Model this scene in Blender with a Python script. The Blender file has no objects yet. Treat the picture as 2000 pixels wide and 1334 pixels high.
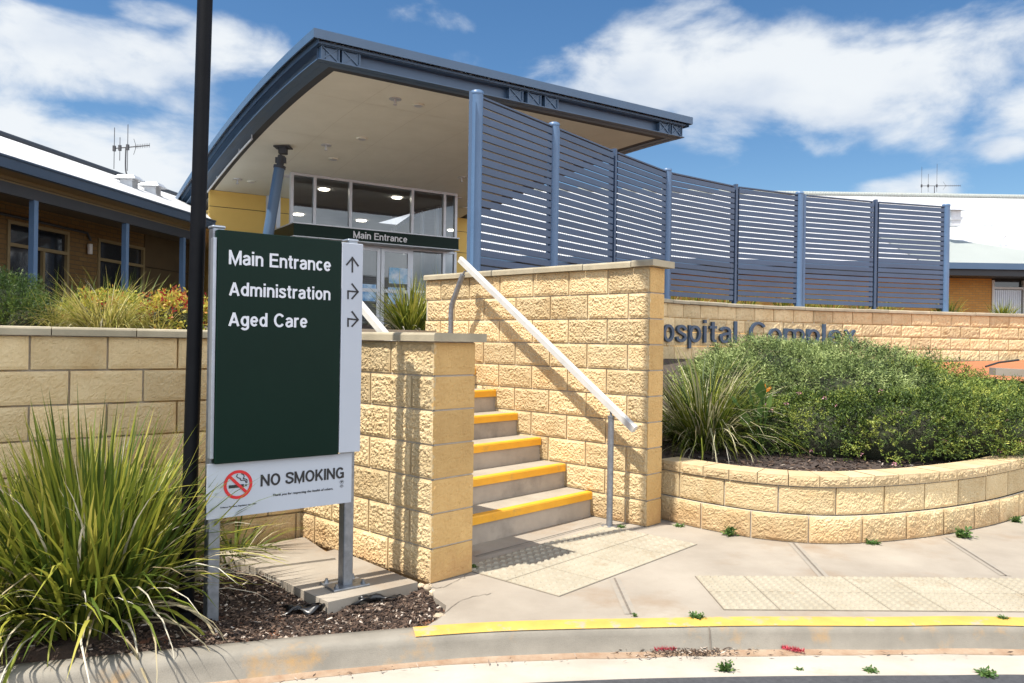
import bpy, math, random
import numpy as np
from mathutils import Vector, Matrix
R = math.radians
random.seed(7); RNG = np.random.default_rng(7)
scene = bpy.context.scene
COL = scene.collection

# ---------------------------------------------------------------- camera, sky, sun, exposure
F, ROLL, HE = 1540.0, 0.0157, 1.407
cam_d = bpy.data.cameras.new('camera'); cam = bpy.data.objects.new('camera', cam_d); COL.objects.link(cam)
cam.location = (0, 0, HE); cam.rotation_euler = (R(90), -ROLL, 0)
cam_d.sensor_width = 36; cam_d.lens = F / 2000 * 36; cam_d.clip_start = .05; cam_d.clip_end = 3000
scene.camera = cam
scene.render.resolution_x, scene.render.resolution_y = 1024, 683
scene.view_settings.view_transform = 'Standard'; scene.view_settings.look = 'None'
scene.view_settings.gamma = 1; scene.view_settings.use_curve_mapping = False
scene.view_settings.exposure = 1.0
SUN_TO = Vector((-.788, -.616, 0)).normalized() * math.cos(R(62)) + Vector((0, 0, math.sin(R(62))))
sd = bpy.data.lights.new('sun', 'SUN'); sd.energy = 4.1; sd.angle = R(.5); sd.color = (1, .95, .86)
sun = bpy.data.objects.new('sun', sd); COL.objects.link(sun); sun.location = (-20, -10, 40)
sun.rotation_euler = (-SUN_TO).to_track_quat('-Z', 'Y').to_euler()

# pixel of the 2000 px photograph -> ray, used only to measure the layout
def ray(px, py):
    u = (px - 1000) / F; v = -(py - 667) / F
    return u - v * ROLL, u * ROLL + v
def G(px, py, z=0.0):                      # point on the level z
    x, zz = ray(px, py); Y = (z - HE) / zz
    return (x * Y, Y)
def AT(px, py, Y):
    x, zz = ray(px, py); return (x * Y, Y, HE + zz * Y)
def HIT(px, py, Q, S):                     # (distance along S, z) on the upright plane through Q along S
    x, zz = ray(px, py)
    s = (x * Q[1] - Q[0]) / (S[0] - x * S[1]); return s, HE + zz * (Q[1] + s * S[1])

world = bpy.data.worlds.new('World'); scene.world = world; world.use_nodes = True
wn, wl = world.node_tree.nodes, world.node_tree.links
for n in list(wn): wn.remove(n)
def wnode(t, **k):
    n = wn.new(t)
    for a, b in k.items(): setattr(n, a, b)
    return n
def wmath(op, a, b=None, clamp=False):
    n = wnode('ShaderNodeMath', operation=op, use_clamp=clamp)
    for i, v in enumerate((a, b)):
        if v is None: continue
        if isinstance(v, (int, float)): n.inputs[i].default_value = v
        else: wl.new(v, n.inputs[i])
    return n.outputs[0]
SKY_STRENGTH = .128
sky = wnode('ShaderNodeTexSky', sky_type='NISHITA'); sky.sun_disc = False
sky.sun_elevation = R(62); sky.sun_rotation = math.atan2(SUN_TO.x, SUN_TO.y)
sky.air_density = 1.0; sky.dust_density = .35; sky.ozone_density = 2.2
hsv = wnode('ShaderNodeHueSaturation'); hsv.inputs['Saturation'].default_value = 1.24; hsv.inputs['Value'].default_value = .52
wl.new(sky.outputs[0], hsv.inputs['Color'])
tc = wnode('ShaderNodeTexCoord')
CLOUDS = [  # px, py, half width, half height, weight
    (60, 110, 280, 100, 1.2), (110, 300, 330, 115, 1.35), (330, 190, 90, 40, .5), (470, 85, 120, 60, .75), (-300, 200, 330, 240, 1.0), (300, 25, 110, 30, .5),
    (1270, 145, 190, 100, 1.0), (1480, 140, 300, 130, 1.1), (1700, 165, 280, 125, 1.1), (1900, 110, 240, 110, 1.05), (1620, 265, 120, 45, .7), (2150, 180, 280, 120, 1.0),
    (1975, 285, 70, 32, .8), (1745, 372, 120, 32, .75), (1590, 345, 80, 18, .35), (390, 350, 90, 60, .5), (890, 45, 50, 18, .25)]
dens = None
for px, py, hw, hh, wt in CLOUDS:
    x, z = ray(px, py); c = Vector((x, 1, z)).normalized()
    ln = math.sqrt(x * x + 1 + z * z)
    sub = wnode('ShaderNodeVectorMath', operation='SUBTRACT'); wl.new(tc.outputs['Generated'], sub.inputs[0]); sub.inputs[1].default_value = c
    mul = wnode('ShaderNodeVectorMath', operation='MULTIPLY'); wl.new(sub.outputs[0], mul.inputs[0])
    mul.inputs[1].default_value = (F * ln / hw, F * ln / hw, F * ln / hh)
    le = wnode('ShaderNodeVectorMath', operation='LENGTH'); wl.new(mul.outputs[0], le.inputs[0])
    mr = wnode('ShaderNodeMapRange', interpolation_type='SMOOTHSTEP'); wl.new(le.outputs['Value'], mr.inputs[0])
    mr.inputs[1].default_value = 0.25; mr.inputs[2].default_value = 1.5; mr.inputs[3].default_value = wt; mr.inputs[4].default_value = 0
    dens = mr.outputs[0] if dens is None else wmath('MAXIMUM', dens, mr.outputs[0])
mp = wnode('ShaderNodeMapping'); mp.inputs['Scale'].default_value = (1, 1, 2.0); wl.new(tc.outputs['Generated'], mp.inputs[0])
nz = wnode('ShaderNodeTexNoise'); nz.inputs['Scale'].default_value = 7; nz.inputs['Detail'].default_value = 9; nz.inputs['Roughness'].default_value = .56; nz.inputs['Distortion'].default_value = .25
wl.new(mp.outputs[0], nz.inputs['Vector'])
nz2 = wnode('ShaderNodeTexNoise'); nz2.inputs['Scale'].default_value = 4.2; nz2.inputs['Detail'].default_value = 5
wl.new(mp.outputs[0], nz2.inputs['Vector'])
sepd = wnode('ShaderNodeSeparateXYZ'); wl.new(tc.outputs['Generated'], sepd.inputs[0])
fill_bank = wnode('ShaderNodeMapRange', interpolation_type='SMOOTHSTEP'); wl.new(wmath('ADD', wmath('MULTIPLY', sepd.outputs['X'], .73), wmath('MULTIPLY', sepd.outputs['Y'], -.68)), fill_bank.inputs[0]); fill_bank.inputs[1].default_value = -.02; fill_bank.inputs[2].default_value = .6  # unseen cloud bank behind right of the camera, added to brighten shaded faces
dens = wmath('MAXIMUM', dens, wmath('MULTIPLY', fill_bank.outputs[0], 1.05))
m1 = wmath('ADD', dens, wmath('MULTIPLY', wmath('SUBTRACT', nz.outputs['Fac'], .5), 2.7))
mask = wnode('ShaderNodeMapRange', interpolation_type='SMOOTHSTEP'); wl.new(m1, mask.inputs[0])
mask.inputs[1].default_value = .30; mask.inputs[2].default_value = 1.15; mask.inputs[3].default_value = 0; mask.inputs[4].default_value = .97
ccol = wnode('ShaderNodeMix', data_type='RGBA')
shade = wnode('ShaderNodeMapRange', interpolation_type='SMOOTHSTEP'); wl.new(nz2.outputs['Fac'], shade.inputs[0])
shade.inputs[1].default_value = .42; shade.inputs[2].default_value = .68
wl.new(shade.outputs[0], ccol.inputs['Factor'])
ccol.inputs['A'].default_value = (3.5, 3.66, 3.8, 1); ccol.inputs['B'].default_value = (2.35, 2.7, 3.25, 1)
mixc = wnode('ShaderNodeMix', data_type='RGBA'); wl.new(mask.outputs[0], mixc.inputs['Factor'])
wl.new(hsv.outputs[0], mixc.inputs['A']); gain = wnode('ShaderNodeVectorMath', operation='SCALE'); wl.new(ccol.outputs['Result'], gain.inputs[0]); wl.new(wmath('ADD', wmath('MULTIPLY', fill_bank.outputs[0], 1.55), 1.0), gain.inputs['Scale'])  # gain makes the added fill clouds outshine the visible ones
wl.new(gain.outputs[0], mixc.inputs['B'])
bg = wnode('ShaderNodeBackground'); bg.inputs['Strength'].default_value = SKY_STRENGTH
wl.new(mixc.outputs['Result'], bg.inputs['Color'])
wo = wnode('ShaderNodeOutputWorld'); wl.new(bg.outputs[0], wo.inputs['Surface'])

# ---------------------------------------------------------------- helpers
def vnoise(p):
    i = np.floor(p).astype(np.int64); f = p - i; f = f * f * (3 - 2 * f)
    def h(a, b, c):
        n = (a * 374761393 + b * 668265263 + c * 2147483647) & 0x7fffffff
        n = ((n ^ (n >> 13)) * 1274126177) & 0x7fffffff
        return ((n ^ (n >> 16)) & 0xffff) / 65535.0
    r = 0
    for dx in (0, 1):
        for dy in (0, 1):
            for dz in (0, 1):
                w = (f[:, 0] if dx else 1 - f[:, 0]) * (f[:, 1] if dy else 1 - f[:, 1]) * (f[:, 2] if dz else 1 - f[:, 2])
                r = r + w * h(i[:, 0] + dx, i[:, 1] + dy, i[:, 2] + dz)
    return r
def fbm(p, o=4, g=.5):
    a, s, t = 1.0, 0, 0
    for k in range(o):
        s = s + a * vnoise(p * (2 ** k) + 17.3 * k); t += a; a *= g
    return s / t

MATS = {}
def base_mat(name):
    m = bpy.data.materials.new(name); m.use_nodes = True
    return m, m.node_tree.nodes, m.node_tree.links, m.node_tree.nodes['Principled BSDF']
def mat(name, c, c2=None, scale=8, rough=.7, bump=0, bscale=60, metal=0, tone=0, stain=None, stain_scale=1.5, stain_lo=.5, stain_hi=.7, spec=.5, dist=.01, detail=6, speck=0, basedirt=None):
    m, n, l, p = base_mat(name)
    t = n.new('ShaderNodeTexCoord'); co = t.outputs['Object']
    def noise(s, d=detail, r=.6):
        x = n.new('ShaderNodeTexNoise'); x.inputs['Scale'].default_value = s; x.inputs['Detail'].default_value = d; x.inputs['Roughness'].default_value = r
        l.new(co, x.inputs['Vector']); return x.outputs['Fac']
    def mapr(v, lo, hi, a=0, b=1):
        x = n.new('ShaderNodeMapRange'); l.new(v, x.inputs[0]); x.inputs[1].default_value = lo; x.inputs[2].default_value = hi; x.inputs[3].default_value = a; x.inputs[4].default_value = b; return x.outputs[0]
    def mix(f, a, b, mode='MIX'):
        x = n.new('ShaderNodeMix'); x.data_type = 'RGBA'; x.blend_type = mode
        for k, v in (('Factor', f), ('A', a), ('B', b)):
            if isinstance(v, (tuple, list)): x.inputs[k].default_value = (*v, 1)
            elif isinstance(v, (int, float)): x.inputs[k].default_value = v
            else: l.new(v, x.inputs[k])
        return x.outputs['Result']
    out = tuple(c)
    if c2 is not None: out = mix(mapr(noise(scale), .32, .68), c, c2)
    if stain is not None: out = mix(mapr(noise(stain_scale, 7, .65), stain_lo, stain_hi), out, stain)
    if basedirt:
        sx = n.new('ShaderNodeSeparateXYZ'); l.new(co, sx.inputs[0]); ad = n.new('ShaderNodeMath'); ad.operation = 'MULTIPLY'; ad.inputs[1].default_value = .62
        l.new(noise(4.5, 8, .7), ad.inputs[0]); sb_ = n.new('ShaderNodeMath'); sb_.operation = 'SUBTRACT'; l.new(ad.outputs[0], sb_.inputs[0]); l.new(sx.outputs['Z'], sb_.inputs[1])
        out = mix(mapr(sb_.outputs[0], .12, .38, 0, .75), out, basedirt)
    if speck: out = mix(mapr(noise(230, 3, .8), .58, .68, 0, speck), out, tuple(q * .45 for q in c))
    if tone:
        at = n.new('ShaderNodeAttribute'); at.attribute_name = 'tone'
        v = mapr(at.outputs['Fac'], 0, 1, 1 - tone, 1 + tone)
        cb = n.new('ShaderNodeCombineColor'); 
        for k in range(3): l.new(v, cb.inputs[k])
        out = mix(1.0, out, cb.outputs[0], 'MULTIPLY')
    if isinstance(out, tuple): p.inputs['Base Color'].default_value = (*out, 1)
    else: l.new(out, p.inputs['Base Color'])
    p.inputs['Roughness'].default_value = rough; p.inputs['Metallic'].default_value = metal
    p.inputs['Specular IOR Level'].default_value = spec
    if bump:
        b = n.new('ShaderNodeBump'); b.inputs['Strength'].default_value = bump; b.inputs['Distance'].default_value = dist
        l.new(noise(bscale, 8, .7), b.inputs['Height']); l.new(b.outputs[0], p.inputs['Normal'])
    MATS[name] = m; return m
def leaf_mat(name, stops, transl=.35, rough=.5, noise_amt=.0):
    """leaf colour chosen per leaf from the stops by the 'tone' value"""
    m, n, l, p = base_mat(name)
    at = n.new('ShaderNodeAttribute'); at.attribute_name = 'tone'
    r = n.new('ShaderNodeValToRGB'); cr = r.color_ramp
    while len(cr.elements) < len(stops): cr.elements.new(.5)
    for e, (pos, c) in zip(cr.elements, stops): e.position = pos; e.color = (*c, 1)
    l.new(at.outputs['Fac'], r.inputs[0]); l.new(r.outputs[0], p.inputs['Base Color'])
    p.inputs['Roughness'].default_value = rough; p.inputs['Specular IOR Level'].default_value = .35
    tr = n.new('ShaderNodeBsdfTranslucent'); l.new(r.outputs[0], tr.inputs['Color'])
    mx = n.new('ShaderNodeMixShader'); mx.inputs[0].default_value = transl
    l.new(p.outputs[0], mx.inputs[1]); l.new(tr.outputs[0], mx.inputs[2])
    l.new(mx.outputs[0], n['Material Output'].inputs['Surface'])
    MATS[name] = m; return m

WLOC = {}
class MB:
    def __init__(s): s.v = []; s.f = []; s.m = []; s.t = []; s.nv = 0; s.sm = []
    def add(s, verts, faces, mi=0, tone=.5, smooth=False):
        b = s.nv; s.v.extend([tuple(map(float, q)) for q in verts]); s.nv += len(verts)
        s.f.extend([tuple(i + b for i in q) for q in faces]); s.m.extend([mi] * len(faces)); s.sm.extend([smooth] * len(faces))
        if hasattr(tone, '__len__'): s.t.extend([float(q) for q in tone])
        else: s.t.extend([tone] * len(verts))
        return s
    def obox(s, o, ux, uy, uz, mi=0, tone=.5):        # corner + three edge vectors
        o, ux, uy, uz = map(lambda q: np.array(q, float), (o, ux, uy, uz))
        if np.dot(np.cross(ux, uy), uz) < 0: ux, uy = uy, ux
        V = [o, o + ux, o + ux + uy, o + uy, o + uz, o + ux + uz, o + ux + uy + uz, o + uy + uz]
        return s.add(V, [(3, 2, 1, 0), (4, 5, 6, 7), (0, 1, 5, 4), (1, 2, 6, 5), (2, 3, 7, 6), (3, 0, 4, 7)], mi, tone)
    def box(s, x0, x1, y0, y1, z0, z1, mi=0): return s.obox((x0, y0, z0), (x1 - x0, 0, 0), (0, y1 - y0, 0), (0, 0, z1 - z0), mi)
    def prism(s, poly, z0, z1, mi=0):
        n = len(poly); a = sum(poly[i][0] * poly[(i + 1) % n][1] - poly[(i + 1) % n][0] * poly[i][1] for i in range(n))
        if a < 0: poly = poly[::-1]
        V = [(x, y, z0) for x, y in poly] + [(x, y, z1) for x, y in poly]
        return s.add(V, [tuple(range(n - 1, -1, -1)), tuple(range(n, 2 * n))] + [(i, (i + 1) % n, n + (i + 1) % n, n + i) for i in range(n)], mi)
    def tube(s, pts, r, seg=12, mi=0, cap=True, tone=.5):
        pts = [Vector(p) for p in pts]; rs = r if hasattr(r, '__len__') else [r] * len(pts)
        V = []; ref = None
        for i, p in enumerate(pts):
            d = (pts[min(i + 1, len(pts) - 1)] - pts[max(i - 1, 0)]).normalized()
            if ref is None: ref = d.orthogonal().normalized()
            ref = (ref - d * ref.dot(d)).normalized(); q = d.cross(ref)
            for k in range(seg):
                a = 2 * math.pi * k / seg; V.append(p + (ref * math.cos(a) + q * math.sin(a)) * rs[i])
        n = len(pts); Fc = [(i * seg + k, i * seg + (k + 1) % seg, (i + 1) * seg + (k + 1) % seg, (i + 1) * seg + k) for i in range(n - 1) for k in range(seg)]
        s.add(V, Fc, mi, tone, True)
        if cap:
            s.add(V[:seg], [tuple(range(seg - 1, -1, -1))], mi, tone); s.add(V[-seg:], [tuple(range(seg))], mi, tone)
        return s
    def grid(s, P, mi=0, tone=.5, smooth=True, close=False):     # P[i][j] points
        ni, nj = len(P), len(P[0]); V = [q for row in P for q in row]
        return s.add(V, [(i * nj + j, (i + 1) * nj + j, (i + 1) * nj + j + 1, i * nj + j + 1) for i in range(ni - 1) for j in range(nj - 1)], mi, tone, smooth)
    def build(s, name, mats, parent=None, loc=(0, 0, 0)):
        if not isinstance(mats, (list, tuple)): mats = [mats]
        off = WLOC[parent] if parent is not None else Vector(loc)
        me = bpy.data.meshes.new(name)
        V = (np.array(s.v) - np.array(off)).tolist() if s.v else []
        me.from_pydata(V, [], s.f)
        for q in mats: me.materials.append(q if not isinstance(q, str) else MATS[q])
        me.polygons.foreach_set('material_index', s.m); me.polygons.foreach_set('use_smooth', s.sm)
        at = me.attributes.new('tone', 'FLOAT', 'POINT'); at.data.foreach_set('value', s.t)
        me.update()
        o = bpy.data.objects.new(name, me); COL.objects.link(o)
        if parent is not None: o.parent = parent; WLOC[o] = off
        else: o.location = loc; WLOC[o] = Vector(loc)
        return o
def tag(o, label=None, cat=None, group=None, kind=None):
    for k, v in (('label', label), ('category', cat), ('group', group), ('kind', kind)):
        if v: o[k] = v
    return o
def thing(name, label, cat, loc, group=None):
    o = bpy.data.objects.new(name, None); COL.objects.link(o); o.location = loc; o.empty_display_size = .1
    WLOC[o] = Vector(loc); return tag(o, label, cat, group)
def copy_tree(o, parent=None):
    c = o.copy(); COL.objects.link(c); c.parent = parent
    for ch in list(o.children): copy_tree(ch, c)
    return c
def text_geo(body, ext=0.0, offset=0.0, spacing=1.0, shear=0):
    cu = bpy.data.curves.new('txt', 'FONT'); cu.body = body; cu.extrude = ext; cu.offset = offset; cu.space_character = spacing; cu.shear = shear
    cu.resolution_u = 5
    o = bpy.data.objects.new('txt', cu); COL.objects.link(o)
    dg = bpy.context.evaluated_depsgraph_get(); dg.update()
    me = bpy.data.meshes.new_from_object(o.evaluated_get(dg))
    V = np.array([v.co[:] for v in me.vertices]); Fc = [tuple(p.vertices) for p in me.polygons]
    bpy.data.objects.remove(o); bpy.data.curves.remove(cu); bpy.data.meshes.remove(me)
    V[:, 0] -= V[:, 0].min(); V[:, 2] -= V[:, 2].min()
    return V, Fc
def el(cx, cy, rx, ry, a0, a1, n=None):
    n = n or max(5, int(abs(a1 - a0) / 13)); return [(cx + rx * math.cos(R(a0 + (a1 - a0) * i / n)), cy + ry * math.sin(R(a0 + (a1 - a0) * i / n))) for i in range(n + 1)]
def glyph(ch, w):
    a = w / 2; X = .74; o = lambda c=.275: el(c, X / 2, .275 - a, X / 2 - a, 0, 360)
    arch = lambda c, r, x1: el(c, X - a - r, r, r, 180, 0) + [(x1, 0)]
    sp = lambda P: [tuple(q) for q in catmull(P, 5)]
    G_ = {'M': (.86, [[(a, 0), (a, 1)], [(.86 - a, 0), (.86 - a, 1)], [(a, .95), (.43, .06), (.86 - a, .95)]]), 'N': (.74, [[(a, 0), (a, 1)], [(.74 - a, 0), (.74 - a, 1)], [(a, .95), (.74 - a, .05)]]),
    'E': (.64, [[(a, 0), (a, 1)], [(a, 1 - a), (.62, 1 - a)], [(a, .53), (.58, .53)], [(a, a), (.64, a)]]), 'A': (.74, [[(.08, 0), (.37, .95)], [(.66, 0), (.37, .95)], [(.19, .29), (.55, .29)]]),
    'C': (.75, [el(.39, .5, .39 - a, .51 - a, 38, 322)]), 'H': (.72, [[(a, 0), (a, 1)], [(.72 - a, 0), (.72 - a, 1)], [(a, .53), (.72 - a, .53)]]),
    'S': (.66, [sp([(.60, .70), (.55, .86), (.33, 1 - a), (.12, .86), (.11, .66), (.33, .53), (.55, .41), (.57, .2), (.34, a), (.1, .14), (.05, .32)])]),
    'O': (.80, [el(.40, .5, .4 - a, .51 - a, 0, 360)]), 'K': (.70, [[(a, 0), (a, 1)], [(.12, .36), (.60, .98)], [(.28, .56), (.63, .02)]]), 'I': (.16, [[(.08, 0), (.08, 1)]]),
    'G': (.76, [el(.39, .5, .39 - a, .51 - a, 40, 325), [(.42, .47), (.74 - a, .47), (.74 - a, 0.04)]]),
    'a': (.54, [el(.265, X - a - .17, .19, .17, 165, 0) + [(.455, .13), (.49, a * .6)], sp([(.455, .44), (.25, .40), (.10, .32), (.085, .16), (.2, a - .01), (.36, .11), (.455, .25)])]),
    'i': (.18, [[(.09, 0), (.09, X)], [(.09, .86), (.09, 1)]]), 'l': (.18, [[(.09, 0), (.09, 1)]]), 'n': (.55, [[(a, 0), (a, X)], arch(.275, .275 - a, .55 - a)]),
    'm': (.86, [[(a, 0), (a, X)], arch(.25, .25 - a, .5 - a), arch(.61, .25 - a, .86 - a)]), 't': (.34, [[(.16, .93), (.16, .17), (.2, .09), (.32, .075)], [(0, X - a * .9), (.32, X - a * .9)]]),
    'r': (.36, [[(a, 0), (a, X)], el(.29, X - a - .2, .29 - a, .2, 180, 75)]), 'c': (.52, [el(.275, X / 2, .275 - a, X / 2 - a, 42, 318)]), 'e': (.55, [[(a, X / 2), (.55 - a, X / 2)], el(.275, X / 2, .275 - a, X / 2 - a, 0, 322)]),
    'd': (.56, [o(), [(.56 - a, 0), (.56 - a, 1)]]), 'g': (.56, [o(), [(.56 - a, X)] + el(.27, -.05, .29 - a, .16, 0, -155)]), 'p': (.56, [o(.285), [(a, X), (a, -.26)]]), 'o': (.56, [el(.28, X / 2, .28 - a, X / 2 - a, 0, 360)]),
    's': (.50, [sp([(.45, .53), (.38, .64), (.24, X - a), (.1, .62), (.1, .48), (.25, .39), (.41, .3), (.42, .14), (.25, a), (.09, .11), (.04, .22)])]), 'x': (.52, [[(.06, 0), (.46, X)], [(.06, X), (.46, 0)]]), ' ': (.30, [])}
    return G_[ch]
def stroke_text(body, w=.155, track=.085):
    """bold sans lettering drawn as constant-width strokes; cap height 1"""
    V, Fc, x0, k = [], [], 0, 0
    for ch in body:
        adv, strokes = glyph(ch, w)
        for pl in strokes:
            P = np.array(pl, float); n = len(P); cl = np.allclose(P[0], P[-1]) and n > 4; k += 1; b = len(V)
            for i in range(n):
                d0 = P[i] - P[i - 1] if i else (P[-1] - P[-2] if cl else P[1] - P[0]); d1 = P[i + 1] - P[i] if i < n - 1 else (P[1] - P[0] if cl else P[-1] - P[-2])
                d0, d1 = d0 / np.linalg.norm(d0), d1 / np.linalg.norm(d1); n0, n1 = np.array([-d0[1], d0[0]]), np.array([-d1[1], d1[0]]); m_ = n0 + n1; m_ /= np.linalg.norm(m_); m_ = m_ / max(.45, float(m_ @ n0))
                for sg, z in ((1, 1), (-1, 1), (-1, 0), (1, 0)): q = P[i] + m_ * sg * w / 2; V.append((x0 + q[0], q[1], z + .04 * (k % 7) * z))
            for i in range(n - 1):
                for j in range(4): Fc.append((b + 4 * i + j, b + 4 * i + (j + 1) % 4, b + 4 * i + 4 + (j + 1) % 4, b + 4 * i + 4 + j))
            if not cl: Fc += [(b, b + 3, b + 2, b + 1), tuple(b + 4 * (n - 1) + j for j in range(4))]
        x0 += adv + track
    return np.array(V), Fc
def catmull(P, n=12):
    P = [np.array(p, float) for p in P]; P = [2 * P[0] - P[1]] + P + [2 * P[-1] - P[-2]]; out = []
    for i in range(1, len(P) - 2):
        for k in range(n):
            t = k / n; a, b, c, d = P[i - 1], P[i], P[i + 1], P[i + 2]
            out.append(.5 * (2 * b + (c - a) * t + (2 * a - 5 * b + 4 * c - d) * t * t + (3 * b - a - 3 * c + d) * t ** 3))
    out.append(P[-2]); return np.array(out)
class Path:                                  # arc length path; normal on its right-hand side (towards the viewer when running left to right)
    def __init__(s, pts, n=16):
        s.P = catmull(pts, n) if n > 1 else np.array(pts, float)
        d = np.diff(s.P, axis=0); s.L = np.concatenate([[0], np.cumsum(np.hypot(d[:, 0], d[:, 1]))]); s.len = s.L[-1]
    def xy(s, t):
        t = np.asarray(t, float); x = np.interp(t, s.L, s.P[:, 0]); y = np.interp(t, s.L, s.P[:, 1])
        e0 = t < 0; e1 = t > s.len
        d0 = (s.P[1] - s.P[0]) / s.L[1]; d1 = (s.P[-1] - s.P[-2]) / (s.L[-1] - s.L[-2])
        x = x + np.where(e0, t * d0[0], 0) + np.where(e1, (t - s.len) * d1[0], 0); y = y + np.where(e0, t * d0[1], 0) + np.where(e1, (t - s.len) * d1[1], 0)
        return x, y
    def nrm(s, t):
        x0, y0 = s.xy(np.asarray(t) - .02); x1, y1 = s.xy(np.asarray(t) + .02); h = np.hypot(x1 - x0, y1 - y0)
        return (y1 - y0) / h, -(x1 - x0) / h
    def pt(s, t, off=0, z=0):
        x, y = s.xy(t); nx, ny = s.nrm(t); return (float(x + nx * off), float(y + ny * off), z)
def block_face(mb, path, s0, s1, z0, rows, res=.009, amp=.011, bl=.4, rh=.2, gap=.0115, shift=0., seed=0, half=.5, bow=.004, mortar_mi=1):
    """running bond of split-face blocks as real relief in front of a recessed mortar sheet"""
    rr = random.Random(seed)
    for i in range(rows):
        za, zb = z0 + i * rh + gap / 2, z0 + (i + 1) * rh - gap / 2
        a = s0 - bl + ((shift + (half * bl if i % 2 else 0)) % bl)
        while a < s1:
            b0, b1 = max(a, s0) , min(a + bl, s1); a += bl
            if b1 - b0 < .04: continue
            sa, sb = b0 + (gap / 2 if b0 > s0 + 1e-6 else 0), b1 - (gap / 2 if b1 < s1 - 1e-6 else 0)
            n = max(3, int((sb - sa) / res)); k = max(3, int((zb - za) / res))
            S, Z = np.meshgrid(np.linspace(sa, sb, n), np.linspace(za, zb, k), indexing='ij')
            sf, zf = S.ravel(), Z.ravel()
            e = np.minimum(np.minimum(sf - sa, sb - sf), np.minimum(zf - za, zb - zf))
            ed = np.clip(e / .022, 0, 1); ed = ed * ed * (3 - 2 * ed)
            q = np.stack([sf, zf, np.full_like(sf, seed * 3.7 + i * 1.3)], 1)
            coarse = fbm(q * 13, 3); q2_ = q @ np.array([[.8, .6, 0], [-.6, .8, 0], [0, 0, 1.]]); fine = .45 * fbm(q2_ * np.array([58, 66, 1]), 3, .7) + .55 * fbm(q * np.array([103, 95, 1]) + 9.1, 2, .6)
            d = ed * (amp * (.9 * (coarse - .35) + 2.6 * (fine - .45)) + bow) + amp * .4 * (fine - .5)
            x, y = path.xy(sf); nx, ny = path.nrm(sf)
            V = np.stack([x + nx * d, y + ny * d, zf], 1)
            ring = [(j, 0) for j in range(n)] + [(n - 1, j) for j in range(1, k)] + [(j, k - 1) for j in range(n - 2, -1, -1)] + [(0, j) for j in range(k - 2, 0, -1)]
            ri = [p * k + q2 for p, q2 in ring]
            rv = np.stack([x[ri] - nx[ri] * .016, y[ri] - ny[ri] * .016, zf[ri]], 1)
            t = rr.random()
            nb = n * k
            Fc = [(p * k + q2, (p + 1) * k + q2, (p + 1) * k + q2 + 1, p * k + q2 + 1) for p in range(n - 1) for q2 in range(k - 1)]
            m = len(ri); Fc += [(ri[j], nb + j, nb + (j + 1) % m, ri[(j + 1) % m]) for j in range(m)]
            mb.add(np.concatenate([V, rv]), Fc, 0, t, False)
    ss = np.linspace(s0 + .001, s1 - .001, max(2, int((s1 - s0) / .1)))
    x, y = path.xy(ss); nx, ny = path.nrm(ss)
    if mortar_mi is not None:
        mb.grid([[(x[j] - nx[j] * .012, y[j] - ny[j] * .012, z0), (x[j] - nx[j] * .012, y[j] - ny[j] * .012, z0 + rows * rh)] for j in range(len(ss))], mortar_mi)
def coping(mb, path, s0, s1, zb, th=.05, front=.05, back=.2, piece=.6, seed=3, first=None, rnd=.014):
    rr = random.Random(seed); a = s0
    prof = [(-back, 0), (front, 0), (front, th - rnd), (front - rnd * .3, th - rnd * .3), (front - rnd, th), (-back, th)]
    while a < s1 - .02:
        b = min(s1, a + (first if first and a == s0 else piece * rr.uniform(.85, 1.1)))
        if s1 - b < .1: b = s1
        dz = rr.uniform(-.003, .003); df = rr.uniform(-.004, .004)
        n = max(2, int((b - a) / .12)); P = []
        for t in np.linspace(a + .003, b - .003, n): P.append([path.pt(t, o + df, zb + z + dz) for o, z in prof] + [path.pt(t, prof[0][0] + df, zb + prof[0][1] + dz)])
        t0 = rr.random(); mb.grid(P, 0, t0, False)
        mb.add(P[0][:-1], [tuple(range(6))], 0, t0); mb.add(P[-1][:-1], [tuple(range(5, -1, -1))], 0, t0); a = b

# ---------------------------------------------------------------- materials
mat('block', (.64, .495, .285), (.56, .41, .215), 5, .9, .8, 150, tone=.17, dist=.006, stain=(.44, .27, .11), stain_scale=2.6, stain_lo=.55, stain_hi=.8, basedirt=(.36, .20, .09))
mat('block_smooth', (.58, .37, .145), (.49, .30, .11), 4, .9, .6, 170, tone=.13, dist=.005, stain=(.42, .25, .10), stain_scale=2.2, stain_lo=.54, stain_hi=.8, basedirt=(.38, .20, .08))
mat('mortar', (.58, .53, .45), (.48, .43, .36), 20, .95, .3, 120)
mat('coping', (.42, .36, .25), (.32, .275, .19), 7, .9, .4, 130, tone=.09, dist=.004, stain=(.30, .27, .21), stain_scale=3, stain_lo=.52, stain_hi=.78)
mat('cap_block', (.54, .41, .24), (.46, .335, .18), 6, .9, .5, 150, tone=.1, dist=.004)
mat('pavement', (.345, .30, .242), (.245, .208, .165), 1.6, .9, .6, 130, dist=.004, stain=(.25, .185, .125), stain_scale=1.3, stain_lo=.53, stain_hi=.7, detail=12, speck=.5)
mat('pavement_worn', (.25, .225, .19), (.31, .265, .21), 14, .9, .6, 130, dist=.004, detail=12)
mat('concrete', (.36, .31, .245), (.28, .24, .185), 4, .9, .4, 120, dist=.004, speck=.4, stain=(.30, .26, .21), stain_scale=2.2, stain_lo=.5, stain_hi=.72)
mat('riser', (.40, .33, .26), (.31, .26, .21), 5, .9, .35, 90, dist=.004, stain=(.22, .185, .15), stain_scale=3.4, stain_lo=.5, stain_hi=.72)
mat('kerb', (.25, .225, .185), (.18, .162, .133), 5, .9, .5, 160, dist=.004, speck=.4, detail=10, stain=(.36, .22, .09), stain_scale=3.2, stain_lo=.57, stain_hi=.72)
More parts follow.
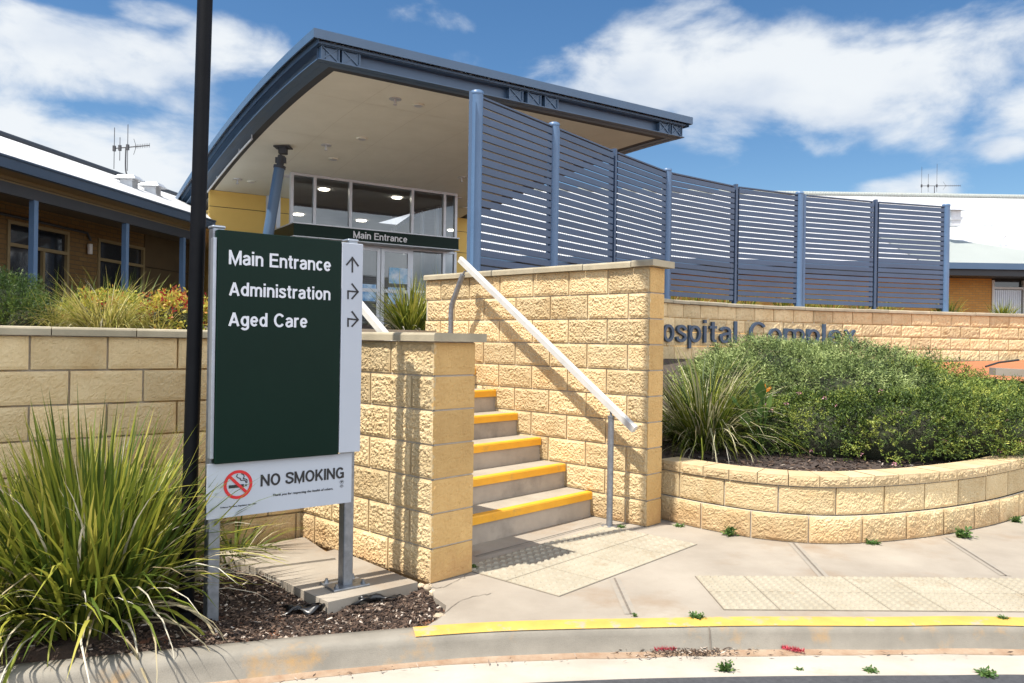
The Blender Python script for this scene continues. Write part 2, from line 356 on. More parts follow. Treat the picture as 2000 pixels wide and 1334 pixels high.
mat('gutter', (.42, .37, .31), (.34, .295, .24), 3, .9, .4, 160, dist=.003, speck=.4, stain=(.33, .2, .12), stain_scale=1.7, stain_lo=.56, stain_hi=.75)
mat('gutter_dirt', (.24, .145, .085), (.36, .27, .19), 9, .95, .5, 90)
mat('joint', (.12, .10, .08), (.2, .165, .13), 30, .95)
mat('yellow', (.80, .385, .02), (.70, .32, .018), 6, .6, .25, 160, dist=.003, stain=(.50, .27, .06), stain_scale=7, stain_lo=.58, stain_hi=.72, detail=12)
mat('yellow_kerb', (.60, .365, .075), (.49, .29, .06), 7, .75, .4, 150, dist=.004, stain=(.34, .29, .2), stain_scale=9, stain_lo=.55, stain_hi=.64, detail=12)
mat('tactile', (.375, .33, .25), (.30, .26, .19), 3, .85, .3, 160, dist=.003, tone=.1, stain=(.26, .2, .13), stain_scale=5, stain_lo=.55, stain_hi=.75, detail=9)
mat('asphalt', (.07, .07, .075), (.045, .045, .05), 40, .9, .9, 220, dist=.006, stain=(.16, .155, .15), stain_scale=210, stain_lo=.62, stain_hi=.68)
mat('mulch_soil', (.06, .038, .027), (.10, .058, .038), 30, .95, .9, 60, dist=.02, stain=(.36, .13, .055), stain_scale=1.7, stain_lo=.56, stain_hi=.66)
mat('mulch_dark', (.05, .036, .03), (.085, .06, .048), 30, .95, .9, 60, dist=.02)
mat('red_soil', (.42, .155, .06), (.34, .12, .05), 6, .95, .7, 50, dist=.02)
mat('soil', (.14, .085, .05), (.09, .055, .035), 8, .95, .8, 50, dist=.02)
mat('galv', (.30, .32, .35), (.20, .215, .235), 25, .42, .1, 100, metal=.75)
mat('galv_dull', (.25, .26, .28), (.17, .175, .19), 30, .55, .1, 100, metal=.55)
mat('alum', (.40, .43, .47), (.34, .37, .41), 12, .35, metal=.6)
mat('white_paint', (.56, .55, .52), (.48, .47, .44), 9, .4, .1, 80)
mat('sign_white', (.44, .47, .52), (.42, .45, .50), 3, .45, spec=.25)
mat('letter_white', (.66, .67, .71), rough=.45)
mat('sign_green', (.003, .015, .010), (.004, .018, .012), 2, .35, spec=.12)
mat('ink', (.012, .012, .013), rough=.5)
mat('red_ink', (.55, .012, .018), rough=.45)
mat('blue_ink', (.06, .25, .55), (.55, .72, .85), 5, rough=.4)
mat('poster_white', (.70, .75, .8), (.12, .38, .62), 5, rough=.4)
mat('black_pole', (.004, .0045, .006), (.006, .0065, .008), 10, .5, spec=.12)
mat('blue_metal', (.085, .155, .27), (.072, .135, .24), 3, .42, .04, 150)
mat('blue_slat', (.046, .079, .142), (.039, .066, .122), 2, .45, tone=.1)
mat('fascia_blue', (.055, .105, .18), (.048, .095, .165), 2, .42)
mat('gutter_blue', (.03, .056, .098), (.026, .05, .088), 2, .42)
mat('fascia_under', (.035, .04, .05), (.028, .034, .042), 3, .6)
mat('soffit', (.70, .715, .64), (.65, .665, .59), 2, .85, .3, 40, dist=.003)
mat('soffit_joint', (.60, .60, .53), rough=.9)
mat('yellow_wall', (.72, .49, .135), (.66, .44, .12), 1.2, .85, .2, 90, dist=.003)
mat('frame_grey', (.55, .58, .62), (.5, .53, .57), 6, .4, metal=.3)
mat('dark_frame', (.02, .024, .03), rough=.5)
mat('panel_shaded', (.09, .06, .026), (.075, .05, .022), 2, .85)  # yellow ward panels, darkened in colour for the verandah shade
mat('frame_shaded', (.20, .15, .07), rough=.6)  # window frames and eave boards with verandah shade put into the colour
mat('ceiling_shaded', (.13, .105, .07), (.105, .085, .06), 2, .9)  # verandah ceiling, its colour lowered to stand for the recess shade
mat('lobby', (.62, .62, .63), (.55, .55, .56), 2, .8)
mat('lobby_floor', (.10, .09, .085), (.14, .13, .12), 3, .4)
mat('vent', (.60, .62, .64), (.5, .52, .54), 8, .45, metal=.3)
mat('antenna', (.05, .05, .055), rough=.6)
mat('bark', (.12, .085, .06), (.08, .055, .04), 20, .9)
mat('plastic_black', (.008, .008, .009), (.015, .015, .016), 10, .3)
mat('stone', (.5, .4, .28), (.36, .28, .19), 9, .9, tone=.3)
mat('letter_blue', (.035, .07, .12), (.03, .06, .105), 6, .45)
mat('rubber', (.02, .02, .02), rough=.7)
def roof_mat(name, c, c2, freq, axis):
    m, n, l, p = base_mat(name)
    t = n.new('ShaderNodeTexCoord'); w = n.new('ShaderNodeTexWave'); w.bands_direction = axis; w.inputs['Scale'].default_value = freq
    l.new(t.outputs['Object'], w.inputs['Vector'])
    b = n.new('ShaderNodeBump'); b.inputs['Strength'].default_value = 1; b.inputs['Distance'].default_value = .05; l.new(w.outputs['Fac'], b.inputs['Height']); l.new(b.outputs[0], p.inputs['Normal'])
    z = n.new('ShaderNodeTexNoise'); z.inputs['Scale'].default_value = .9; z.inputs['Detail'].default_value = 7; l.new(t.outputs['Object'], z.inputs['Vector'])
    x = n.new('ShaderNodeMix'); x.data_type = 'RGBA'; l.new(z.outputs['Fac'], x.inputs['Factor']); x.inputs['A'].default_value = (*c, 1); x.inputs['B'].default_value = (*c2, 1)
    l.new(x.outputs['Result'], p.inputs['Base Color']); p.inputs['Roughness'].default_value = .5
    MATS[name] = m
roof_mat('roof_white', (.74, .745, .75), (.62, .63, .635), 4.0, 'X')
roof_mat('roof_side', (.80, .80, .80), (.72, .725, .73), 4.0, 'Y')
roof_mat('roof_green', (.42, .45, .42), (.50, .53, .49), 4.0, 'X')
def brick_mat(name, c1, c2, mort, rot):
    m, n, l, p = base_mat(name)
    t = n.new('ShaderNodeTexCoord'); mp = n.new('ShaderNodeMapping'); mp.inputs['Rotation'].default_value = rot; l.new(t.outputs['Object'], mp.inputs[0])
    b = n.new('ShaderNodeTexBrick'); l.new(mp.outputs[0], b.inputs['Vector'])
    b.inputs['Color1'].default_value = (*c1, 1); b.inputs['Color2'].default_value = (*c2, 1); b.inputs['Mortar'].default_value = (*mort, 1)
    b.inputs['Scale'].default_value = 1; b.inputs['Brick Width'].default_value = .24; b.inputs['Row Height'].default_value = .086; b.inputs['Mortar Size'].default_value = .008
    l.new(b.outputs['Color'], p.inputs['Base Color']); p.inputs['Roughness'].default_value = .9
    bu = n.new('ShaderNodeBump'); bu.inputs['Strength'].default_value = .5; bu.inputs['Distance'].default_value = .01; bu.invert = True
    l.new(b.outputs['Fac'], bu.inputs['Height']); l.new(bu.outputs[0], p.inputs['Normal']); MATS[name] = m
brick_mat('brick_frontal', (.55, .27, .065), (.48, .22, .05), (.30, .2, .09), (R(-90), 0, 0))
def glass_mat(name, tint, refl):
    m, n, l, p = base_mat(name)
    tr = n.new('ShaderNodeBsdfTransparent'); tr.inputs[0].default_value = (*tint, 1)
    gl = n.new('ShaderNodeBsdfGlossy'); gl.inputs['Roughness'].default_value = .02; gl.inputs[0].default_value = (.9, .95, 1, 1)
    fr = n.new('ShaderNodeFresnel'); fr.inputs[0].default_value = refl
    mx = n.new('ShaderNodeMixShader'); l.new(fr.outputs[0], mx.inputs[0]); l.new(tr.outputs[0], mx.inputs[1]); l.new(gl.outputs[0], mx.inputs[2])
    l.new(mx.outputs[0], n['Material Output'].inputs['Surface']); MATS[name] = m
glass_mat('glass', (.62, .65, .67), 1.9)
mat('dark_glass', (.012, .014, .017), (.02, .022, .026), 1, .06, spec=.7)
m, n, l, p = base_mat('lamp_glow'); p.inputs['Emission Color'].default_value = (1, .88, .68, 1); p.inputs['Emission Strength'].default_value = 9; MATS['lamp_glow'] = m
# leaves
leaf_mat('leaf_strappy', [(0, (.025, .05, .010)), (.3, (.075, .115, .016)), (.65, (.20, .225, .028)), (.85, (.33, .32, .045)), (1, (.46, .40, .09))], .3)
leaf_mat('leaf_dry', [(0, (.20, .15, .08)), (.5, (.42, .36, .22)), (1, (.58, .54, .45))], .2, .7)
leaf_mat('leaf_gold', [(0, (.12, .14, .03)), (.4, (.30, .29, .06)), (1, (.55, .46, .16))], .35)
leaf_mat('leaf_nandina', [(0, (.12, .18, .025)), (.4, (.42, .44, .07)), (.7, (.60, .48, .08)), (.88, (.50, .18, .06)), (1, (.34, .03, .03))], .4)
leaf_mat('leaf_rosemary', [(0, (.012, .03, .006)), (.5, (.05, .095, .018)), (1, (.16, .21, .035))], .25)
leaf_mat('leaf_grey', [(0, (.012, .024, .008)), (.28, (.08, .12, .035)), (.6, (.20, .26, .075)), (1, (.44, .50, .20))], .12, .6)
leaf_mat('leaf_bright', [(0, (.010, .022, .005)), (.3, (.075, .125, .022)), (.65, (.19, .245, .04)), (1, (.42, .43, .085))], .14, .6)
leaf_mat('leaf_deep', [(0, (.008, .018, .004)), (.35, (.05, .088, .016)), (.7, (.13, .18, .03)), (1, (.29, .32, .06))], .12, .55)
leaf_mat('leaf_weed', [(0, (.035, .085, .02)), (.6, (.09, .17, .04)), (1, (.2, .28, .08))], .3)
leaf_mat('leaf_seed', [(0, (.42, .38, .2)), (1, (.66, .6, .38))], .25)
leaf_mat('petal_pink', [(0, (.55, .2, .28)), (1, (.8, .5, .52))], .3)
leaf_mat('petal_red', [(0, (.25, .015, .03)), (1, (.55, .05, .08))], .2)
leaf_mat('petal_orange', [(0, (.55, .17, .02)), (1, (.75, .3, .03))], .2)
leaf_mat('chip', [(0, (.018, .012, .010)), (.45, (.045, .028, .020)), (.72, (.11, .068, .046)), (.9, (.24, .18, .135)), (1, (.5, .43, .36))], .0, .9)

# ---------------------------------------------------------------- key layout (metres)
E = np.array([.683, .7305]); D = np.array([-.7305, .683])      # across the stairs, up the stairs
P1 = np.array([-.448, 4.55]); P2 = P1 + .33 * E; R1 = np.array([1.052, 6.04])
CI = P1 + 1.364 * D                                            # inner corner of the wing wall and the garden wall
LW = np.array([-.78, -.625]); LW = LW / np.linalg.norm(LW)    # garden wall runs to the left along this
def v3(p, z=0): return (float(p[0]), float(p[1]), z)

# ---------------------------------------------------------------- setting: ground, road, kerb, pavement
mb = MB(); mb.add([(-900, -900, -.32), (900, -900, -.32), (900, 1500, -.32), (-900, 1500, -.32)], [(0, 1, 2, 3)])
tag(mb.build('ground', 'red_soil'), kind='structure')
KP = Path([(-9, .9), (-5, 2.35), G(0, 1300), G(400, 1261), G(815, 1224), G(1100, 1211), G(1380, 1206), G(1700, 1205), G(2000, 1207), (4.6, 4.0), (8, 3.4), (14, 1.6)], 14)
def kerb_s(px):
    best = None
    for s in np.linspace(0, KP.len, 1500):
        x, y, _ = KP.pt(s)
        if y > .5:
            q = abs(1000 + F * x / y - px)
            if best is None or q < best[0]: best = (q, s)
    return best[1]
KPROF = [(0, -.16), (0, 0), (.05, .002), (.095, .001), (.115, -.004), (.128, -.016), (.136, -.038), (.150, -.100), (.160, -.112)]
SS = np.arange(0, KP.len, .08)
mb = MB(); nk = kerb_s(1380)
P = []
for s in SS: P.append([KP.pt(s, o + .004 * math.sin(s * 5.1), z) for o, z in KPROF])
mb.grid(P, 0)
tag(mb.build('kerb', 'kerb'), kind='structure')
jb = MB()
for px in (1380, 250):
    s = kerb_s(px); jb.grid([[KP.pt(s + d, o + .003 if z < -.001 else o, z + .003) for o, z in KPROF[1:]] for d in (-.004, .004)], 0)
ko = jb.build('kerb_joint', 'joint'); ko.parent = bpy.data.objects['kerb']
sy = kerb_s(815)
yb = MB(); yb.grid([[KP.pt(s, o + .0035 * (1 if z < 0 else 0) + .004 * math.sin(s * 5.1), z + .0035) for o, z in ((.004, .0), (.05, .002), (.095, .001), (.108, -.0025), (.117, -.0048))] for s in np.arange(sy, KP.len, .08)], 0)
ko = yb.build('kerb_paint', 'yellow_kerb'); ko.parent = bpy.data.objects['kerb']
mb = MB(); mb.grid([[KP.pt(s, o, z) for o, z in ((.154, -.108), (.18, -.116), (.26, -.116), (.46, -.104), (.47, -.3))] for s in SS], 0)
mb.grid([[KP.pt(s, o, z) for o, z in ((.155, -.1065), (.18, -.113), (.20 + .02 * float(vnoise(np.array([[s * 6, 0, 1.]]))[0]), -.1145))] for s in SS], 1)
tag(mb.build('gutter', ['gutter', 'gutter_dirt']), kind='structure')
mb = MB(); edge = [KP.pt(s, .455, -.109) for s in SS[::3]]
mb.grid([[p, (p[0] * 1.0 + (p[0] - 0) * .0, -60, -.109)] for p in edge], 0)
tag(mb.build('road', 'asphalt'), kind='structure')

# pavement: from the kerb back to the walls
PLW = Path([G(1284, 1013), G(1380, 1035), G(1500, 1055), G(1640, 1063), G(1800, 1051), G(1930, 1028), G(2010, 1003), (4.55, 6.9), (4.9, 7.6), (5.1, 8.4)], 14)
PLW_ = PLW
left_edge = [G(835, 1222), G(868, 1200), G(872, 1183), G(848, 1166), G(842, 1146)]
poly = [KP.pt(s, .0, 0) for s in SS if KP.pt(s)[0] > -.4 and KP.pt(s)[0] < 9]
poly = [(q[0], q[1]) for q in poly]
back = [(9, 9), (5.0, 8.8), (1.0, 8.8), tuple(R1 + .7 * D + .2 * E), tuple(P2 + .7 * D), tuple(P2 + .02 * D - .02 * E), tuple(P1 + .0 * D)]
ring = poly + back + [tuple(q) for q in left_edge[::-1]]
mb = MB(); mb.add([(x, y, 0) for x, y in ring], [tuple(range(len(ring)))], 0)
mb.add([(x, y, z) for x, y in left_edge for z in (-.09, 0)], [(2 * i, 2 * i + 1, 2 * i + 3, 2 * i + 2) for i in range(len(left_edge) - 1)], 0)
def strip(mb, a, b, w, z, mi=0):
    a, b = np.array(a), np.array(b); d = (b - a) / np.linalg.norm(b - a); q = np.array([-d[1], d[0]]) * w / 2
    mb.add([v3(a - q, z), v3(b - q, z), v3(b + q, z), v3(a + q, z)], [(0, 1, 2, 3)], mi)
for (a, b, w) in (((1200, 1130), (1232, 1200), .012), ((1548, 1060), (1610, 1128), .012), ((1848, 1051), (1965, 1125), .012), ((930, 1087), (1175, 1022), .008)):
    strip(mb, G(*a), G(*b), w, .005, 1); strip(mb, G(*a), G(*b), w * 5.5, .0025, 2)
rc = random.Random(12)
for pts_ in (((842, 1148), (868, 1146), (905, 1128), (934, 1108)), ((850, 1214), (905, 1172), (960, 1160))):
    pl = catmull(pts_, 7); pl = [(x_ + rc.uniform(-3, 3), y_ + rc.uniform(-2, 2)) for x_, y_ in pl]
    for a, b in zip(pl[:-1], pl[1:]): strip(mb, G(*a), G(*b), rc.uniform(.002, .006), .0022, 1)
pv = tag(mb.build('pavement', ['pavement', 'joint', 'pavement_worn']), kind='structure')

# tactile paving
def tactile(name, label, O, ux, uy, nx, ny, size, diamond):
    t = MB(); ux, uy = np.array(ux), np.array(uy)
    for i in range(nx):
        for j in range(ny):
            o = O + ux * i * size + uy * j * size
            t.obox(v3(o + ux * .003 + uy * .003, -.02), v3(ux * (size - .006)), v3(uy * (size - .006)), (0, 0, .026), 0, random.random())
            k = 6
            for a in range(k):
                for b in range(k):
                    c = o + ux * size * (a + .5) / k + uy * size * (b + .5) / k
                    V, rad = [], (size / k) * .36; m = 8 if not diamond else 4
                    for q in range(m):
                        an = 2 * math.pi * q / m; V.append(v3(c + ux * rad * math.cos(an) + uy * rad * math.sin(an), .006))
                    for q in range(m):
                        an = 2 * math.pi * q / m; V.append(v3(c + .62 * (ux * rad * math.cos(an) + uy * rad * math.sin(an)), .0135))
                    t.add(V, [(q, (q + 1) % m, m + (q + 1) % m, m + q) for q in range(m)] + [tuple(range(m, 2 * m))], 0, .45)
    jn = MB(); jn.obox(v3(O, -.02), v3(ux * nx * size), v3(uy * ny * size), (0, 0, .0225), 0)
    root = thing(name, label, 'tactile paving', v3(O))
    t.build('tile', 'tactile', root); jn.build('bedding', 'joint', root)
o0 = np.array(G(1092, 1166)); a0 = np.array(G(1362, 1064)) - o0; sz = np.linalg.norm(a0) / 4; a0 = a0 / np.linalg.norm(a0); b0 = np.array([-a0[1], a0[0]])
tactile('tactile_paving', 'cream raised-diamond tactile paving in front of the stairs', o0, a0, b0, 4, 2, sz, True)
o1 = np.array(G(1414, 1192)); a1 = np.array(G(2000, 1196)) - o1; a1 = a1 / np.linalg.norm(a1); b1 = np.array([-a1[1], a1[0]])
tactile('tactile_paving', 'cream raised-dot tactile paving along the yellow kerb', o1, a1, b1, 9, 2, .3, False)

# ---------------------------------------------------------------- mulch bed
bed = [KP.pt(s, .0, 0)[:2] for s in SS if -4.4 < KP.pt(s)[0] < -.38] + [tuple(q) for q in left_edge] + [tuple(P1 + .1 * D), tuple(CI), tuple(CI + 2.9 * LW)]
def inside(x, y, poly):
    c = False; n = len(poly); j = n - 1
    for i in range(n):
        if (poly[i][1] > y) != (poly[j][1] > y) and x < (poly[j][0] - poly[i][0]) * (y - poly[i][1]) / (poly[j][1] - poly[i][1]) + poly[i][0]: c = not c
        j = i
    return c
def bed_z(x, y):
    q = np.array([[x, y, 0.]]); return float(-.03 + .09 * (fbm(q * 2.3, 3)[0] - .5) + .05 * (fbm(q * 9, 2)[0] - .5))
mb = MB(); xs = np.arange(-4.4, -.25, .045); ys = np.arange(2.3, 5.7, .045)
X, Y = np.meshgrid(xs, ys, indexing='ij'); q = np.stack([X.ravel(), Y.ravel(), 0 * X.ravel()], 1)
Z = -.03 + .09 * (fbm(q * 2.3, 3) - .5) + .05 * (fbm(q * 9, 2) - .5); ny_ = len(ys)
keep = np.array([[inside(xs[i] + .02, ys[j] + .02, bed) for j in range(ny_)] for i in range(len(xs))])
Fc = [(i * ny_ + j, (i + 1) * ny_ + j, (i + 1) * ny_ + j + 1, i * ny_ + j + 1) for i in range(len(xs) - 1) for j in range(ny_ - 1) if keep[i, j] or keep[i + 1, j] or keep[i, j + 1] or keep[i + 1, j + 1] or keep[max(i - 1, 0), j] or keep[i, max(j - 1, 0)]]
mb.add(np.stack([X.ravel(), Y.ravel(), Z], 1), Fc, 0, .5, True)
tag(mb.build('garden_bed_ground', 'mulch_soil'), kind='structure')
def chips(name, label, pts, size=.03):
    mb = MB()
    for (x, y, z) in pts:
        L = size * random.uniform(.4, 1.5); w = L * random.uniform(.15, .45); h = random.uniform(.002, .007)
        a = random.uniform(0, 6.28); p = random.gauss(0, .3); d = Vector((math.cos(a) * math.cos(p), math.sin(a) * math.cos(p), math.sin(p)))
        s = Vector((-math.sin(a), math.cos(a), random.gauss(0, .35))).normalized() * w; u = d.cross(s).normalized() * h
        o = Vector((x, y, z + .004)); mb.add([o - d * L / 2 - s / 2, o + d * L / 2 - s * .3, o + d * L / 2 + s * .3, o - d * L / 2 + s / 2, o - d * L / 2 - s / 2 + u, o + d * L / 2 - s * .3 + u, o + d * L / 2 + s * .3 + u, o - d * L / 2 + s / 2 + u],
               [(4, 5, 6, 7), (0, 1, 5, 4), (1, 2, 6, 5), (2, 3, 7, 6), (3, 0, 4, 7)], 0, min(1, max(0, random.gauss(.45, .28))))
    return tag(mb.build(name, 'chip'), label, 'mulch', kind='stuff')
pts = []
while len(pts) < 6500:
    x, y = random.uniform(-3.6, -.35), random.uniform(2.6, 5.5)
    if inside(x, y, bed) and vnoise(np.array([[x * 2.1, y * 2.1, 5.]]))[0] > random.uniform(.1, .62): pts.append((x, y, bed_z(x, y)))
n0 = len(pts)
while len(pts) < n0 + 4500:
    x, y = random.uniform(-1.9, -.35), random.uniform(3.5, 4.6)
    if inside(x, y, bed): pts.append((x, y, bed_z(x, y)))
chips('mulch', 'dark bark mulch in the front garden bed', pts)

# ---------------------------------------------------------------- concrete pad under the sign
root = thing('concrete_pad', 'weathered concrete pad with sign post bolted on beside block wall', 'concrete pad', v3(P1 + .5 * D))
mb = MB(); mb.prism([G(641, 1176, .02), G(816, 1137, .02), tuple(P1 + .95 * D), G(503, 1112, .02)], -.1, .02); mb.build('slab', 'pavement', root)
mb = MB(); mb.prism([G(500, 1110, .03), G(655, 1090, .03), tuple(P1 + 1.33 * D), G(420, 1082, .03)], -.1, .032); mb.build('slab', 'pavement', root)

# ---------------------------------------------------------------- walls
def straight(P, d): 
    d = np.array(d); return Path([P, P + d * 4, P + d * 8], 1)
# stair wing wall (left of the stairs)
root = thing('retaining_wall', 'low block wing wall left of the stairs with square pillar end', 'wall', v3(P1))
mb = MB(); pth = Path([CI + .0 * D, P1], 1)          # runs from the inner corner to the pillar: right-hand side is the garden side
block_face(mb, pth, 0, pth.len, 0, 7, .0056, .0105, shift=.165, seed=11)
b2 = MB(); pe = Path([P1, P2], 1); block_face(b2, pe, 0, .33, 0, 7, .0085, .0055, seed=12, half=0, bow=.0)
core = MB(); core.obox(v3(P1 + .012 * E + .012 * D, -.1), v3(E * .318), v3(D * 3.3), (0, 0, 1.495))
mb.build('blocks', ['block', 'mortar'], root); b2.build('pillar_face', ['block_smooth', 'mortar'], root); core.build('core', 'block_smooth', root)
mb = MB(); coping(mb, Path([CI - .0 * D, P1 - .045 * D], 1), 0, np.linalg.norm(CI - P1) + .045, 1.4, .05, .035, .39, .5, 5)
mb.build('coping', 'coping', root)
mb = MB(); coping(mb, Path([P1 + 3.3 * D, CI], 1), 0, 3.3 - 1.364, 1.4, .05, .035, .39, .5, 6); mb.build('coping', 'coping', root)
# garden wall to the left
root = thing('retaining_wall', 'long shaded block garden wall behind the lamp post and strappy plant', 'wall', v3(CI))
FL = CI + LW * 4.6
mb = MB(); pth = Path([FL, CI], 1)
block_face(mb, pth, 0, pth.len, 0, 7, .0085, .0055, shift=(4.6 - .04) % .4, seed=21)
mb.build('blocks', ['block', 'mortar'], root)
nL = np.array([-LW[1], LW[0]]) * -1                   # away from viewer
nL = nL if nL[1] > 0 else -nL
core = MB(); core.obox(v3(FL + nL * .012, -.2), v3(-LW * 4.6), v3(nL * .17), (0, 0, 1.595)); core.build('core', 'block_smooth', root)
mb = MB(); coping(mb, pth, 0, pth.len - .02, 1.4, .05, .035, .2, .42, 8); mb.build('coping', 'coping', root)
# wall right of the stairs
root = thing('retaining_wall', 'tall sunlit block wall right of the stairs with square pillar end', 'wall', v3(R1))
RE = R1 + 2.62 * D
mb = MB(); pth = Path([RE, R1], 1)
block_face(mb, pth, 0, pth.len, 0, 10, .0056, .0105, shift=.02, seed=31)
mb.build('blocks', ['block', 'mortar'], root)
b2 = MB(); pe = Path([R1, R1 + .2 * E], 1); block_face(b2, pe, 0, .2, 0, 10, .0085, .0055, seed=32, half=0, bow=0); b2.build('pillar_face', ['block_smooth', 'mortar'], root)
core = MB(); core.obox(v3(R1 + .012 * E + .012 * D, -.1), v3(E * .186), v3(D * 2.6), (0, 0, 2.095)); core.build('core', 'block_smooth', root)
mb = MB(); coping(mb, Path([RE, R1 - .05 * D], 1), 0, 2.67, 2.0, .05, .04, .27, .52, 9); mb.build('coping', 'coping', root)

# curved planter wall in front right
root = thing('planter_wall', 'low curved sunlit block planter wall with split-face capping blocks', 'wall', PLW.pt(.0))
mb = MB(); block_face(mb, PLW, 0, PLW.len, 0, 1, .0065, .0075, shift=.02, seed=41)
PL2 = Path([PLW.pt(s, -.02)[:2] for s in np.linspace(0, PLW.len, 50)], 3)
block_face(mb, PL2, 0, PL2.len, .2, 1, .0065, .0075, shift=.2, seed=42); mb.build('blocks', ['block', 'mortar'], root)
mb = MB(); block_face(mb, Path([PLW.pt(s, -.005)[:2] for s in np.linspace(0, PLW.len, 50)], 3), 0, PLW.len, .402, 1, .008, .009, bl=.215, rh=.078, gap=.006, seed=43, bow=.002, mortar_mi=None)
rr = random.Random(4); s = 0
cp = Path([PLW.pt(s_, -.005)[:2] for s_ in np.linspace(0, PLW.len, 50)], 3)
while s < cp.len - .05:
    e = min(cp.len, s + .215); zt = .4805 + rr.uniform(-.0015, .0015); t0 = rr.random()
    mb.grid([[cp.pt(q, 0.0, zt - .003), cp.pt(q, -.006, zt), cp.pt(q, -.235, zt), cp.pt(q, -.24, zt - .1)] for q in np.linspace(s + .003, e - .003, 4)], 0, t0, False); s = e
mb.build('capping', ['cap_block', 'mortar'], root)

# louvre fence line and the wall under it
FT = [(932, 180), (1082, 242), (1200, 291), (1303, 331), (1437, 360), (1562, 376), (1710, 390), (1848, 400)]
FP = []
for px, py in FT:
    x, zz = ray(px, py); Yq = (3.91 - HE) / zz; FP.append((x * Yq, Yq))
ext = [(FP[-1][0] + 1.6, FP[-1][1] + .35), (FP[-1][0] + 4, FP[-1][1] + .7), (FP[-1][0] + 9, FP[-1][1] + 1.0)]
WL = Path([tuple(np.array(FP[1]) + (.12, -.2))] + [(x + .08, y - .27) for x, y in FP[2:]] + [(x + .02, y - .27) for x, y in ext], 12)
root = thing('retaining_wall', 'long curved block wall under the blue louvre fence carrying raised lettering', 'wall', WL.pt(3))
mb = MB(); block_face(mb, WL, 0, WL.len, .78, 6, .022, .012, seed=51); mb.build('blocks', ['block', 'mortar'], root)
mb = MB(); coping(mb, WL, 0, WL.len, 1.98, .05, .04, .22, .42, 15); mb.build('coping', 'coping', root)
mb = MB(); mb.grid([[WL.pt(s, -.012, .3), WL.pt(s, -.012, 1.975), WL.pt(s, -.19, 1.975), WL.pt(s, -.19, .3)] for s in np.linspace(0, WL.len, 80)], 0); mb.build('core', 'block_smooth', root)
def wl_s(px):
    ss = np.linspace(0, WL.len, 2500); x, y = WL.xy(ss); return float(ss[np.argmin(np.abs(1000 + F * x / y - px + 0))])
def wall_text(body, px0, px1, ybase_px, cap, ext=.03):
    V, Fc = stroke_text(body, .118, .11)
    s0, s1 = wl_s(px0), wl_s(px1); w = V[:, 0].max(); capH = 1.0
    out = []
    for vx, vy, vz in V:
        out.append(WL.pt(s0 + vx / w * (s1 - s0), .012 + .03 * vz, 1.435 + vy / capH * cap))
    m = MB(); m.add(out, Fc, 0); return m
zb = AT(1480, 660, WL.pt(wl_s(1480))[1])
wall_text('Hospital', 1262, 1436, 0, .33).build('lettering', 'letter_blue', root)
wall_text('Complex', 1461, 1668, 0, .33).build('lettering', 'letter_blue', root)

# ---------------------------------------------------------------- stairs
root = thing('stairs', 'concrete stairs with yellow nosing strips between two block walls', 'stairs', v3(P2 + .6 * D))
SLV = [(.52, .2), (.80, .392), (1.075, .584), (1.35, .776), (1.62, .966), (1.89, 1.155), (2.165, 1.345), (2.44, 1.5)]
body = MB(); treads = MB()
base = P2 - R1; wst = float(np.dot(R1 - P2, E))            # clear width
def SP(e, s, z): p = R1 - E * wst + E * e + D * s; return (float(p[0]), float(p[1]), z)
lo = 0
for i, (s, z) in enumerate(SLV):
    nx = SLV[i + 1][0] if i + 1 < len(SLV) else s + 1.2
    body.obox(SP(.0, s + .012, -.05), v3(E * (wst - .004)), v3(D * (nx - s + .1)), (0, 0, z + .05 - .004), 0)
    treads.obox(SP(0, s + .002, z - .03), v3(E * (wst - .006)), v3(D * (nx - s + .02)), (0, 0, .03), 0)
body.build('riser', 'riser', root); treads.build('tread', 'concrete', root)
for s, z in SLV[:-1]:
    nb = MB(); pr = [(s - .006, z - .058), (s - .006, z - .008), (s - .002, z + .002), (s + .05, z + .0035), (s + .05, z - .004), (s + .004, z - .004), (s + .004, z - .058)]
    V = [SP(.01, *q) for q in pr] + [SP(wst - .012, *q) for q in pr]; k = len(pr)
    nb.add(V, [tuple(range(k)), tuple(range(2 * k - 1, k - 1, -1))] + [(j, j + k, (j + 1) % k + k, (j + 1) % k) for j in range(k)], 0)
    nb.build('nosing', 'yellow', root)

